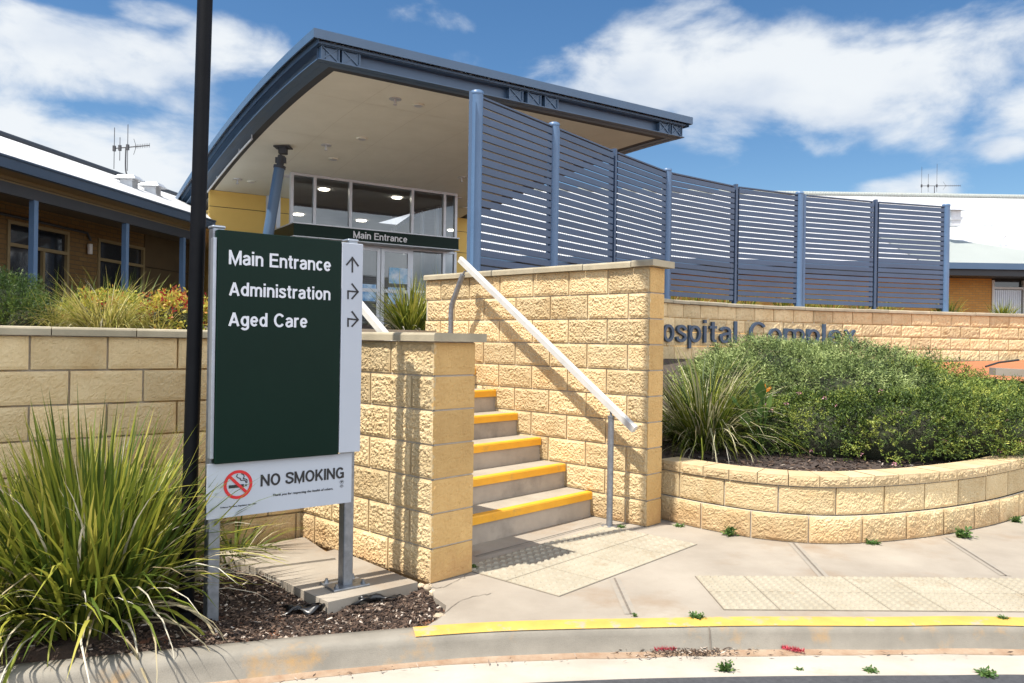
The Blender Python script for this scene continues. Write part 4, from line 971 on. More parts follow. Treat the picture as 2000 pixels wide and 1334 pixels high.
# slanting column
ct = soffit_hit(553, 286); cb = AT(491, 668, ct[1] - .15)
cbv = Vector((cb[0], cb[1], 1.5)); ctv = Vector(ct); dv = (ctv - cbv).normalized()
m = MB(); m.tube([cbv, ctv - dv * .46], .112, 24); cl = m.build('column', 'fascia_blue', root)
m = MB(); m.tube([ctv - dv * .48, ctv - dv * .42], .128, 20); m.tube([ctv - dv * .42, ctv - dv * .2], .075, 12); m.obox(ctv - dv * .3 - Vector((.11, .03, .06)), (.22, 0, 0), (0, .06, 0), (0, 0, .12)); m.obox(ctv - Vector((.08, .08, .16)), (.16, 0, 0), (0, .16, 0), (0, 0, .13)); m.obox(ctv - Vector((.17, .14, .035)), (.34, 0, 0), (0, .28, 0), (0, 0, .02)); m.build('column_head', 'fascia_under', cl)

# ---------------------------------------------------------------- left ward building with verandah
EO = np.array([-7.25, 11.1]); B = np.array([.117, .993]); B /= np.linalg.norm(B); Lp = np.array([-B[1], B[0]])
def LB(b, l, z=0): p = EO + b * B + l * Lp; return (float(p[0]), float(p[1]), z)
root = thing('ward_building', 'brick ward building with white roof and shaded blue-posted verandah', 'building', LB(3, 2, 1.4))
brick_mat('brick_shaded', (.17, .098, .03), (.135, .075, .024), (.08, .058, .028), (R(-90), 0, R(0)))  # brick colour darkened to carry the shade under the verandah
bm = MATS['brick_shaded'].node_tree; mp_ = [x for x in bm.nodes if x.type == 'MAPPING'][0]; mp_.inputs['Rotation'].default_value = (0, 0, 0)
cmb = bm.nodes.new('ShaderNodeCombineXYZ'); sep = bm.nodes.new('ShaderNodeSeparateXYZ'); tcn = [x for x in bm.nodes if x.type == 'TEX_COORD'][0]
bm.links.new(tcn.outputs['Object'], sep.inputs[0]); bm.links.new(sep.outputs['Y'], cmb.inputs['X']); bm.links.new(sep.outputs['Z'], cmb.inputs['Y']); bm.links.new(cmb.outputs[0], mp_.inputs[0])
ZE = 3.9; RB, RL, RZ = 12.2, 3.75, 5.42
m = MB(); m.add([LB(-9, -.06, ZE), LB(6.0, -.06, ZE), LB(RB, RL, RZ), LB(-9, RL, RZ)], [(0, 1, 2, 3)]); m.add([LB(-9, RL, RZ), LB(RB, RL, RZ), LB(RB, 9, 3.6), LB(-9, 9, 3.6)], [(0, 1, 2, 3)])
m.build('roof', 'roof_side', root)
m = MB(); m.tube([LB(-9, RL, RZ + .03), LB(RB, RL, RZ + .03)], .075, 10); m.build('ridge_cap', 'fascia_under', root)
m = MB(); m.obox(LB(-9, -.10, ZE - .16), v3(B * 15.0), v3(Lp * .10), (0, 0, .17)); m.obox(LB(-9, -.12, ZE - .01), v3(B * 15.0), v3(Lp * .03), (0, 0, .03)); m.build('gutter', 'gutter_blue', root)
m = MB(); m.add([LB(-9, 0.01, ZE - .155), LB(6, 0.01, ZE - .155), LB(6, .46, ZE - .155), LB(-9, .46, ZE - .155)], [(3, 2, 1, 0)]); m.build('eave_soffit', 'frame_shaded', root)
m = MB(); m.obox(LB(-9, .32, ZE - .42), v3(B * 15.0), v3(Lp * .09), (0, 0, .17)); m.build('beam', 'fascia_under', root)
m = MB(); m.obox(LB(-9, .335, ZE - .249), v3(B * 15.0), v3(Lp * .05), (0, 0, .095)); m.build('infill_board', 'frame_shaded', root)
m = MB(); m.add([LB(-9, .3, 3.68), LB(6, .3, 3.68), LB(9.1, 1.85, 3.68), LB(-9, 1.85, 3.68)], [(3, 2, 1, 0)]); m.build('verandah_ceiling', 'ceiling_shaded', root)
for Yp in (9.92, 12.27, 14.62, 16.6):
    b_ = (Yp - 11.1 - .3 * Lp[1]) / B[1]; m = MB(); m.obox(LB(b_ - .045, .32, 1.35), v3(B * .09), v3(Lp * .09), (0, 0, ZE - .42 - 1.35)); m.build('post', 'blue_metal', root)
wl0 = 1.8
def b_of(px, l, py=500):
    x, _ = ray(px, py); p = EO + l * Lp; return (x * p[1] - p[0]) / (B[0] - x * B[1])
w1 = (b_of(12, wl0), b_of(133, wl0)); w2 = (b_of(190, wl0), b_of(281, wl0))
m = MB()
def wseg(b0, b1, z0, z1, mi=0): m.obox(LB(b0, wl0, z0), v3(B * (b1 - b0)), v3(Lp * .2), (0, 0, z1 - z0), mi)
wseg(-9, w1[0], 1.2, 3.7); wseg(w1[1], w2[0], 1.2, 3.7); wseg(w1[0], w1[1], 1.2, 1.95); wseg(w1[0], w1[1], 3.38, 3.7); wseg(w2[0], w2[1], 1.2, 1.95); wseg(w2[0], w2[1], 3.38, 3.7)
m.build('brick_wall', 'brick_shaded', root)
m = MB(); bb = w2[1]
for z0, z1 in ((1.2, 2.1), (2.115, 2.95), (2.965, 3.7)): m.obox(LB(bb, wl0 - .015, z0), v3(B * (9.4 - bb)), v3(Lp * .1), (0, 0, z1 - z0), 0)
m.obox(LB(bb, wl0 + .05, 1.2), v3(B * (9.4 - bb)), v3(Lp * .12), (0, 0, 2.5), 1); m.build('panel_wall', ['panel_shaded', 'dark_frame'], root)
for k, (b0, b1) in enumerate((w1, w2)):
    m = MB(); fr = lambda x0, x1, z0, z1: m.obox(LB(x0, wl0 - .03, z0), v3(B * (x1 - x0)), v3(Lp * .1), (0, 0, z1 - z0))
    for x in (b0, b1 - .06): fr(x, x + .06, 1.95, 3.38)
    for z in (1.95, 2.93, 3.32): fr(b0 + .06, b1 - .06, z, z + .06)
    fr(b0 + (b1 - b0) * .55, b0 + (b1 - b0) * .55 + .05, 2.01, 2.93)
    wi = m.build('window', 'frame_shaded', root)
    m = MB(); m.add([LB(b0, wl0 + .03, 1.95), LB(b1, wl0 + .03, 1.95), LB(b1, wl0 + .03, 3.38), LB(b0, wl0 + .03, 3.38)], [(0, 1, 2, 3)]); m.build('pane', 'dark_glass', wi)
m = MB(); bl_ = b_of(170, wl0); c = Vector(LB(bl_, wl0 - .06, 3.02)); m.tube([c, c + Vector((0, 0, .2))], .05, 12); m.build('wall_light', 'white_paint', root)
m = MB(); m.tube([LB(-2, wl0 - .05, 3.45), LB(3.0, wl0 - .05, 3.45), LB(4.4, wl0 - .05, 3.43), LB(4.5, wl0 - .05, 3.3)], .025, 8); m.build('conduit', 'fascia_under', root)
# roof vents
def roof_vent(label, c, s=1.0, tilt=0):
    r = thing('roof_vent', label, 'roof vent', c, 'square roof vents'); x, y, z = c
    m = MB(); m.box(x - .16 * s, x + .16 * s, y - .16 * s, y + .16 * s, z - .3 * s, z + .22 * s); m.build('body', 'vent', r)
    m = MB(); m.box(x - .2 * s, x + .2 * s, y - .2 * s, y + .2 * s, z - .1 * s, z + .0 * s); m.build('collar', 'vent', r)
    m = MB(); V = [(x + a * .3 * s, y + b * .3 * s, z + .22 * s) for a, b in ((-1, -1), (1, -1), (1, 1), (-1, 1))] + [(x + a * .2 * s, y + b * .2 * s, z + .33 * s) for a, b in ((-1, -1), (1, -1), (1, 1), (-1, 1))]
    m.add(V, [(3, 2, 1, 0), (4, 5, 6, 7), (0, 1, 5, 4), (1, 2, 6, 5), (2, 3, 7, 6), (3, 0, 4, 7)]); m.build('hood', 'vent', r)
def roof_at(px, py):                      # on the slope towards us
    x, zz = ray(px, py)
    for Yq in np.arange(10, 26, .02):
        p = np.array([x * Yq, Yq]) - EO; l_ = float(p @ Lp)
        if HE + zz * Yq <= ZE + l_ * (RZ - ZE) / RL and l_ > 0: return (x * Yq, Yq, HE + zz * Yq)
    return (x * 15, 15, 5)
va = AT(252, 368, 17.2); vb = AT(298, 381, 18.2)
roof_vent('grey square roof vent on the white roof nearer the antenna', va, .82); roof_vent('grey square roof vent on the white roof nearer the canopy', vb, .82)
def antenna(label, base, mast_top, boom_dir, L, vert, bend):
    r = thing('tv_antenna', label, 'antenna', base); bd = Vector(boom_dir).normalized()
    m = MB(); b = Vector(base); t = Vector(mast_top)
    pts = [b, b + Vector(bend), Vector((t.x, t.y, b.z + (t.z - b.z) * .35)), t] if bend else [b, t]
    m.tube(catmull([tuple(q) for q in pts], 5) if bend else pts, .018, 8); m.build('mast', 'antenna', r)
    m = MB(); a0_ = t - bd * L * .33; a1_ = t + bd * L * .67; m.tube([a0_, a1_], .014, 6); bo = m.build('boom', 'antenna', r)
    side = bd.cross(Vector((0, 0, 1))).normalized()
    for f, h0, h1 in vert:
        c = a0_ + (a1_ - a0_) * f; m = MB(); m.tube([c - Vector((0.0, 0, h0)), c + Vector((0, 0, h1))], .009, 5); m.box(c.x - .03, c.x + .03, c.y - .03, c.y + .03, c.z - .07, c.z + .07); m.build('long_element', 'antenna', r)
    for k in range(9):
        m = MB(); c = a0_ + (a1_ - a0_) * (.6 + .4 * k / 8); m.tube([c - Vector((0, 0, .055)), c + Vector((0, 0, .055))], .005, 5); m.build('short_element', 'antenna', bo)
    for s_ in (-1, 1): m = MB(); m.tube([a0_ + (a1_ - a0_) * .62 + Vector((0, 0, s_ * .01)), a0_ + (a1_ - a0_) * .55 + Vector((0, 0, s_ * .2))], .006, 5); m.build('reflector', 'antenna', bo)
ab = AT(258, 350, 20.0); at_ = AT(246, 288, 20.0)
antenna('thin grey television antenna on the left white roof beside roof vents', ab, at_, Vector(AT(293, 285, 20.0)) - Vector(AT(225, 291, 20.0)), .9, ((.0, .52, .53), (.16, .32, .27), (.38, .6, .58)), (-.12, 0, .1))

# ---------------------------------------------------------------- right-hand building behind the fence
root = thing('long_building', 'long brick building with white corrugated roof behind the louvre fence', 'building', (10, 29, 1.6))
X0, X1 = -2.6, 34; YE, ZEv, YR, ZR = 28.0, 4.42, 39.4, 8.96
m = MB(); m.add([(X0, YE - .05, ZEv), (X1, YE - .05, ZEv), (X1, YR, ZR), (X0, YR, ZR)], [(0, 1, 2, 3)]); m.add([(X0, YR, ZR), (X1, YR, ZR), (X1, 52, 4.4), (X0, 52, 4.4)], [(0, 1, 2, 3)]); m.build('roof', 'roof_white', root)
m = MB(); m.tube([(X0, YR, ZR + .05), (X1, YR, ZR + .05)], .14, 10); m.build('ridge_cap', 'roof_green', root)
m = MB(); zs = lambda y: ZEv + (y - YE) * (ZR - ZEv) / (YR - YE)
q = [(14.5, YE - .08, ZEv + .03), (X1, YE - .08, ZEv + .03), (19.9, 29.2, zs(29.2) + .05), (16.6, 31.6, zs(31.6) + .05), (14.5, 31.6, zs(31.6) + .05)]
m.add([q[0], (21.6, YE - .08, ZEv + .03), q[3], q[4]], [(0, 1, 2, 3)]); m.build('verandah_roof', 'roof_green', root)
m = MB(); m.box(X0, X1, YE - .2, YE - .08, ZEv - .2, ZEv + .02); m.build('gutter', 'fascia_blue', root)
m = MB(); m.box(X0, X1, YE - .07, YE + .1, ZEv - .42, ZEv - .02); m.box(X0, X1, YE + .1, YE + 1.2, ZEv - .42, ZEv - .40); m.build('fascia_board', 'dark_frame', root)
wx = [ray(1937, 560)[0] * 29.1, ray(2070, 560)[0] * 29.1]
m = MB(); m.box(X0, wx[0], 29.1, 29.35, 1.3, 4.0); m.box(wx[1], X1, 29.1, 29.35, 1.3, 4.0); m.box(wx[0], wx[1], 29.1, 29.35, 1.3, 1.7); m.build('brick_wall', 'brick_frontal', root)
m = MB()
for a_, b_ in ((wx[0], wx[0] + .08), (wx[0] + 1.15, wx[0] + 1.23), (wx[1] - .08, wx[1])): m.box(a_, b_, 29.06, 29.2, 1.7, 3.95)
m.box(wx[0] + .08, wx[1] - .08, 29.07, 29.19, 3.62, 3.7); wi = m.build('window', 'white_paint', root)
m = MB(); m.add([(wx[0], 29.2, 1.7), (wx[1], 29.2, 1.7), (wx[1], 29.2, 4.0), (wx[0], 29.2, 4.0)], [(0, 1, 2, 3)]); m.build('pane', 'dark_glass', wi)
m = MB()
for k in range(14): m.tube([(wx[0] + .12 + k * .075, 29.17, 1.72), (wx[0] + .12 + k * .075, 29.17, 3.6)], .045, 8)
m.build('curtain', 'frame_grey', wi)
for k, (px, py, s_, lb) in enumerate(((1862, 425, 1.15, 'grey square roof vent behind the end post of the louvre fence'),)):
    roof_vent(lb, AT(px, py, 30.5), s_)
for px, py, Yq, lb in ((1930, 420, 33.5, 'small white pipe vent higher on the right white roof'), (1957, 460, 30.4, 'small bent pipe vent lower on the right white roof')):
    c = Vector(AT(px, py, Yq)); c.z = zs(Yq); m = MB(); m.tube([c - Vector((0, 0, .1)), c + Vector((0, 0, .3)), c + Vector((.1, 0, .42))], .06, 10); m.tube([c - Vector((0, 0, .1)), c + Vector((0, 0, .06))], .16, 10)
    tag(m.build('pipe_vent', 'vent', None, tuple(c)), lb, 'pipe vent', 'small pipe vents on the right roof')
ab = AT(1825, 388, 39.4); at_ = AT(1825, 363, 39.4)
antenna('television antenna with long rods on the ridge of the right white roof', ab, at_, (1, 0, .02), 1.95, ((.0, .35, .95), (.17, .3, .6), (.39, .3, 1.1)), None)

# ---------------------------------------------------------------- plants
def blades(mb, c, n, h, r0, wid, seed, lean=(.05, .9), droop=(.2, 1.3), dry=0.06, tone=(.2, .9), seg=6, sector=None, dry_mi=1, squash=1, az_bias=None):
    rg = random.Random(seed)
    for i in range(n):
        az = rg.uniform(0, 2 * math.pi) if not sector else rg.uniform(*sector)
        f = math.sqrt(rg.random()); th = lean[0] + (lean[1] - lean[0]) * (f ** 1.3) * rg.uniform(.5, 1.05)
        L = h * rg.uniform(.55, 1.1) * (1 - .15 * f); dr = rg.uniform(*droop) * (.35 + .9 * f)
        p = Vector((c[0] + math.cos(az) * r0 * f + rg.gauss(0, r0 * .15), c[1] + math.sin(az) * r0 * f * squash + rg.gauss(0, r0 * .15), c[2]))
        isdry = rg.random() < dry; mi = dry_mi if isdry else 0
        if isdry: dr *= 1.7; L *= rg.uniform(.6, 1.1)
        tn = rg.uniform(*tone); w0 = wid * rg.uniform(.6, 1.2) * (.7 if isdry else 1); tw = rg.uniform(-.5, .5); kink = rg.randint(2, seg - 1) if rg.random() < .1 else -1
        V, T = [], []
        for k in range(seg + 1):
            q = k / seg; t2 = th + dr * q ** 1.6 + (.8 if 0 <= kink <= k else 0); t2 = min(t2, 2.75)
            d = Vector((math.cos(az + tw * q) * math.sin(t2), math.sin(az + tw * q) * math.sin(t2), math.cos(t2)))
            if k: p = p + d * (L / seg)
            if p.z < c[2] - .06: p.z = c[2] - .06 + rg.random() * .01
            wv = Vector((-math.sin(az + tw * q + tw), math.cos(az + tw * q + tw), .15)) * w0 * (1 - q ** 2.2) * (.55 + .45 * min(1, q * 4)) / 2
            V += [p - wv, p + wv]; T += [min(1, max(0, tn + .22 * (q - .5)))] * 2
        mb.add(V, [(2 * k, 2 * k + 1, 2 * k + 3, 2 * k + 2) for k in range(seg)], mi, T, True)
def strappy(label, c, n, h, r0, wid, seed, name='strappy_plant', cat='plant', mats=('leaf_strappy', 'leaf_dry'), group=None, dry_n=7, **k):
    r = thing(name, label, cat, c, group); m = MB(); blades(m, c, n, h, r0, wid, seed, dry=0, **k); m.build('leaves', mats[0], r)
    m = MB(); k2 = dict(k); k2['tone'] = (0, 1); k2['lean'] = (.2, 1.2); k2['droop'] = (.6, 2.0)
    blades(m, c, max(8, n // dry_n), h * .95, r0, wid * .6, seed + 99, dry=0, **k2); m.build('dry_leaves', mats[1], r); return r
c = G(172, 1200); 
strappy('large strappy green plant in the mulch bed left of the sign', (c[0], c[1], -.03), 980, 1.13, .24, .026, 1, lean=(.02, .62), droop=(.04, .75), tone=(.08, .92), dry_n=4)
m = MB(); blades(m, (c[0] - .05, c[1] - .05, -.03), 260, 1.05, .22, .03, 77, lean=(.3, .85), droop=(.7, 1.5), dry=0, tone=(.15, .9)); m.build('leaves', 'leaf_strappy', bpy.data.objects['strappy_plant'])
c = G(-40, 1225)
strappy('drooping strappy plant at the left edge of the mulch bed', (c[0], c[1], -.03), 420, .85, .2, .018, 2, lean=(.1, .95), droop=(.3, 1.3), tone=(.15, .95))
c = G(455, 1085)
strappy('small trailing strappy plant behind the sign posts against wall', (c[0], c[1], -.02), 90, .55, .12, .014, 3, lean=(.25, 1.1), droop=(.2, 1.2), tone=(.2, .9))
# upper garden behind the wall
zc = 1.42
def up(px, Yq): x, _ = ray(px, 640); return (x * Yq, Yq, zc)
strappy('golden weeping grass behind the garden wall coping', up(205, 5.2), 520, .50, .15, .0065, 4, name='ornamental_grass', cat='grass', mats=('leaf_gold', 'leaf_dry'), lean=(.2, 1.15), droop=(.4, 1.5), tone=(.1, 1))
strappy('golden grass tuft nearest the rosemary bush', up(110, 5.15), 160, .36, .1, .006, 14, name='ornamental_grass', cat='grass', mats=('leaf_gold', 'leaf_dry'), lean=(.2, 1.2), droop=(.3, 1.4), tone=(.1, 1))
strappy('low golden grass leaning between red-leaved bush and lamp post', up(300, 5.3), 170, .32, .1, .006, 5, name='ornamental_grass', cat='grass', mats=('leaf_gold', 'leaf_dry'), lean=(.2, 1.2), droop=(.3, 1.4), tone=(.1, 1))
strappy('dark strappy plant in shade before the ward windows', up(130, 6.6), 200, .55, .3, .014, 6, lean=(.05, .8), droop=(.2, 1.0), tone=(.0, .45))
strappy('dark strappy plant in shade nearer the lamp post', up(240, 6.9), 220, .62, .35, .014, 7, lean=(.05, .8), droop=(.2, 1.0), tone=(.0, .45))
strappy('bright strappy clump at the head of the stairs', (*AT(800, 640, 8.3)[:2], 1.48), 330, .68, .13, .017, 8, lean=(.02, .85), droop=(.1, 1.0), tone=(.3, 1))
strappy('strappy tuft showing above the coping behind the handrail top', (*AT(868, 540, 9.3)[:2], 1.6), 150, .72, .16, .015, 9, lean=(.02, .7), droop=(.1, .8), tone=(.25, .95))
fl = [(1350, .5), (1395, .46), (1440, .5), (1490, .46), (1530, .52), (1600, .5), (1650, .46), (1690, .5), (1745, .5), (1800, .48)]
for k, (px, h) in enumerate(fl):
    s = wl_s(px); p = WL.pt(s, -.85, 1.93)
    strappy(['strappy tuft at the fence foot, right behind the tall stair pillar', 'strappy tuft at the fence foot, second from the stair pillar', 'strappy tuft behind the first thin mullion right of the stair pillar', 'strappy tuft behind the fifth fence panel, left half', 'strappy tuft just left of the round post over the word Complex', 'strappy tuft just right of the round post over the word Complex', 'strappy tuft behind the middle of the sixth fence panel', 'strappy tuft left of the last thin mullion', 'strappy tuft right of the last thin mullion', 'strappy tuft behind the last fence panel near its end post'][k], p, 110, h, .12, .016, 60 + k, lean=(.05, .9), droop=(.2, 1.1), tone=(.35, 1), group='strappy tufts along the fence foot')
strappy('strappy tuft in front of the orange brick wall', (*WL.pt(wl_s(1893), -.5)[:2], 1.95), 150, .45, .16, .016, 71, lean=(.02, .8), droop=(.1, .8), tone=(.35, 1), group='strappy tufts along the fence foot')
strappy('strappy tuft under the right-hand curtained window', (*WL.pt(wl_s(2003), -.5)[:2], 1.95), 120, .42, .14, .016, 72, lean=(.02, .8), droop=(.1, .8), tone=(.35, 1), group='strappy tufts along the fence foot')
c = (*AT(1375, 870, 7.05)[:2], .43)
g = strappy('arching grass clump with pale seed heads beside the tall stair pillar', c, 950, 1.08, .16, .012, 10, name='ornamental_grass', cat='grass', lean=(.03, .85), droop=(.3, 1.9), tone=(.0, .8))
m = MB(); blades(m, c, 150, 1.16, .12, .017, 333, lean=(.15, .85), droop=(.5, 1.7), dry=0, tone=(0, 1)); m.build('seed_heads', 'leaf_seed', g)

def sprigs(ells, n, leaf, lw, seed, k=7, sl=.09, clump=4.0, top_bias=.3, tone_mu=.5, tone_sd=.2, spread=.8, lump=.26, up=.25, inner=.80):
    rg = np.random.default_rng(seed); ar = np.array([e[3] * e[4] + e[4] * e[5] + e[3] * e[5] for e in ells]); pr = ar / ar.sum()
    idx = rg.choice(len(ells), n, p=pr); el = np.array(ells)[idx]
    d = rg.normal(size=(n, 3)); d /= np.linalg.norm(d, axis=1)[:, None]; d[:, 2] = np.where(d[:, 2] < -.35, -d[:, 2], d[:, 2])
    rad = 1 + lump * 2 * (fbm(d * 3.1 + el[:, :3] * 2, 3) - .5) ; gp = el[:, :3] * 5 + d * el[:, 3:] * 1.0
    rad = rad * rg.uniform(inner, 1.02, n) * (1 + .30 * (fbm(gp * 4.2, 2) - .5) + .30 * (fbm(gp * 10.5, 2) - .5))
    P = el[:, :3] + d * el[:, 3:] * rad[:, None]
    ok = np.ones(n, bool)
    for e in ells: ok &= ~((((P - np.array(e[:3])) / np.array(e[3:])) ** 2).sum(1) < .66)
    P, d = P[ok], d[ok]; n = len(P)
    nr = d + np.array([0, 0, up]) + rg.normal(size=(n, 3)) * spread * .5; nr /= np.linalg.norm(nr, axis=1)[:, None]
    tone = np.clip(tone_mu + tone_sd * rg.normal(size=n) + 1.0 * (fbm(P * clump, 3) - .5) + .7 * (fbm(P * 13, 2) - .5), 0, 1)
    V, T = [], []
    for j in range(k):
        q = (j + .5) / k; b = P + nr * (q * sl * rg.uniform(.7, 1.2, (n, 1)))
        ld = nr * (.5 + .5 * q) + rg.normal(size=(n, 3)) * spread; ld /= np.linalg.norm(ld, axis=1)[:, None]
        sd_ = np.cross(ld, rg.normal(size=(n, 3))); sd_ /= np.linalg.norm(sd_, axis=1)[:, None]
        ll = leaf * rg.uniform(.6, 1.2, (n, 1)); w = lw * rg.uniform(.7, 1.2, (n, 1)) / 2
        V.append(np.stack([b, b + ld * ll * .5 + sd_ * w, b + ld * ll, b + ld * ll * .5 - sd_ * w], 1)); T.append(np.clip(tone + .15 * (q - .5) + rg.normal(size=n) * .06, 0, 1))
    V = np.concatenate(V).reshape(-1, 3); T = np.repeat(np.concatenate(T), 4)
    return V, T, P, nr
def fast_mesh(name, V, T, m, parent):
    off = np.array(WLOC[parent]); me = bpy.data.meshes.new(name); nq = len(V) // 4
    me.vertices.add(len(V)); me.vertices.foreach_set('co', (V - off).astype(np.float32).ravel())
    me.loops.add(nq * 4); me.loops.foreach_set('vertex_index', np.arange(nq * 4, dtype=np.int32))
    me.polygons.add(nq); me.polygons.foreach_set('loop_start', np.arange(0, nq * 4, 4, dtype=np.int32))
    me.materials.append(MATS[m]); at = me.attributes.new('tone', 'FLOAT', 'POINT'); at.data.foreach_set('value', T.astype(np.float32))
    me.update(calc_edges=True); me.validate()
    o = bpy.data.objects.new(name, me); COL.objects.link(o); o.parent = parent; WLOC[o] = Vector(off); return o
def shrub(label, ells, n, m, leaf=.03, lw=.009, seed=1, flowers=None, name='shrub', cat='shrub', core=True, **k):
    c = ells[0]; r = thing(name, label, cat, (c[0], c[1], c[2] - c[5]))
    V, T, P, nr = sprigs(ells, n, leaf, lw, seed, **k); fast_mesh('foliage', V, T, m, r)
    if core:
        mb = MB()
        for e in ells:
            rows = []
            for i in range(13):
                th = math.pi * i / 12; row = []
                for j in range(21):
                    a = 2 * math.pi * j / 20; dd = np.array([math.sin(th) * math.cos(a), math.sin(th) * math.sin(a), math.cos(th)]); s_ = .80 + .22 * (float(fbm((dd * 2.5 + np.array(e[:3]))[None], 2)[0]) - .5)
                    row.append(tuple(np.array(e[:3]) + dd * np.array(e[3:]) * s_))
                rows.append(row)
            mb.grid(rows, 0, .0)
        mb.build('shade_core', 'leaf_core', r)  # opaque dark filler, shade between the leaves put into its colour
    if flowers:
        rg = np.random.default_rng(seed + 5); fm, cnt, cond = flowers; VV, TT = [], []
        for q in range(9):
            b = rg.normal(size=3) * .008; ld = rg.normal(size=3); ld /= np.linalg.norm(ld); sd_ = np.cross(ld, rg.normal(size=3)); sd_ /= np.linalg.norm(sd_)
            VV.append([b, b + ld * .009 + sd_ * .006, b + ld * .018, b + ld * .009 - sd_ * .006]); TT += [rg.random()] * 4
        f0 = None
        for i in [i for i in rg.permutation(len(P)) if cond(P[i])][:cnt]:
            if f0 is None: f0 = f = fast_mesh('flower', np.array(VV).reshape(-1, 3) + np.array(WLOC[r]), np.array(TT), fm, r)
            else: f = f0.copy(); COL.objects.link(f); f.parent = r
            f.location = Vector(P[i] + nr[i] * .06) - WLOC[r]; f.rotation_euler = (0, 0, rg.random() * 6)
    return r
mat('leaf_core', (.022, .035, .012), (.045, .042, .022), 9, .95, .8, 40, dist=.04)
shrub('broad grey-green spreading shrub below the wall lettering', [(2.72, 8.3, .93, .85, 1.0, .47), (3.5, 8.35, .88, .95, 1.0, .50), (2.25, 7.7, .80, .5, .6, .42), (3.1, 7.7, .80, .8, .6, .42)], 12500, 'leaf_grey', .034, .0085, 11, k=10, sl=.105, lump=.2, tone_mu=.5, inner=.93)
shrub('bright green spreading shrub at the right of the curved planter', [(4.15, 8.1, .70, .75, .9, .5), (4.75, 8.0, .56, .8, .9, .46), (4.2, 7.3, .62, .75, .65, .36), (5.4, 8.1, .48, .8, .9, .44)], 11500, 'leaf_bright', .034, .0085, 12, k=10, sl=.11, tone_mu=.46, lump=.2, inner=.93)
shrub('dark green low shrub with tiny pink flowers at the planter front', [(2.22, 7.12, .58, .42, .42, .3), (2.75, 7.05, .60, .58, .46, .34), (3.3, 6.95, .62, .62, .46, .36), (3.85, 7.1, .64, .6, .46, .35), (4.35, 7.35, .6, .5, .4, .3)], 11500, 'leaf_deep', .026, .0095, 13, k=9, lump=.2, flowers=('petal_pink', 22, lambda p: p[1] < 6.95 and p[2] > .45), sl=.075, tone_mu=.5, inner=.93)
# upper garden bushes
x, _ = ray(28, 600)
shrub('dark green rosemary bush behind the garden wall', [(x * 5.2 - .05, 5.2, 1.55, .17, .2, .18), (x * 5.2 + .14, 5.1, 1.48, .12, .15, .10), (x * 5.2 - .3, 5.15, 1.5, .2, .2, .2)], 2200, 'leaf_rosemary', .026, .005, 21, k=10, sl=.12, up=1.2, spread=.5, tone_mu=.5)
x, _ = ray(210, 600)
shrub('yellow and red leaved bush rising out of golden grass', [(x * 5.5, 5.5, 1.52, .26, .2, .15), (x * 5.5 - .35, 5.45, 1.46, .12, .12, .08)], 620, 'leaf_nandina', .032, .014, 22, k=6, sl=.07, tone_mu=.45, tone_sd=.22, clump=7)
x, _ = ray(345, 600)
shrub('red and yellow leaved bush beside the lamp post', [(x * 5.5 + .02, 5.5, 1.51, .21, .2, .17)], 560, 'leaf_nandina', .032, .014, 23, k=6, sl=.07, tone_mu=.58, tone_sd=.26, clump=7)
# bird-of-paradise plant
c = (*AT(1487, 850, 6.75)[:2], .46); r = thing('bird_of_paradise', 'bird-of-paradise plant with paddle leaves and one orange flower', 'plant', c)
m = MB(); rg = random.Random(5)
for k in range(11):
    az = rg.uniform(0, 6.28); ln = rg.uniform(.05, .5); h = rg.uniform(.25, .52); b = Vector(c); tip = b + Vector((math.cos(az) * ln * .4, math.sin(az) * ln * .4, h)); m.tube([b, b.lerp(tip, .5) + Vector((0, 0, .03)), tip], .006, 6, 1, tone=.4)
    d = Vector((math.cos(az) * math.sin(ln + .2), math.sin(az) * math.sin(ln + .2), math.cos(ln + .2))); sd_ = d.cross(Vector((rg.gauss(0, 1), rg.gauss(0, 1), .2))).normalized(); V = []; w = rg.uniform(.035, .05)
    for q, ww in ((0, .15), (.2, .8), (.45, 1), (.75, .7), (1, .02)): pt = tip + d * q * .15; V += [pt - sd_ * w * ww, pt + sd_ * w * ww]
    m.add(V, [(2 * i, 2 * i + 1, 2 * i + 3, 2 * i + 2) for i in range(4)], 0, rg.uniform(.3, .8), True)
m.build('leaves', ['leaf_weed', 'leaf_weed'], r)
m = MB(); ft = Vector(AT(1492, 768, 6.7)); m.tube([Vector(c), Vector(c).lerp(ft, .5) + Vector((.02, 0, 0)), ft], .006, 6, 1, tone=.8)
for k in range(7):
    d = Vector((rg.gauss(0, .55), rg.gauss(0, .3), rg.uniform(.3, 1))).normalized() * .085; sd_ = Vector((d.z, 0, -d.x)).normalized() * .011; m.add([ft, ft + d * .5 + sd_, ft + d, ft + d * .5 - sd_], [(0, 1, 2, 3)], 0, rg.random())
m.build('flower', ['petal_orange', 'leaf_weed'], r)

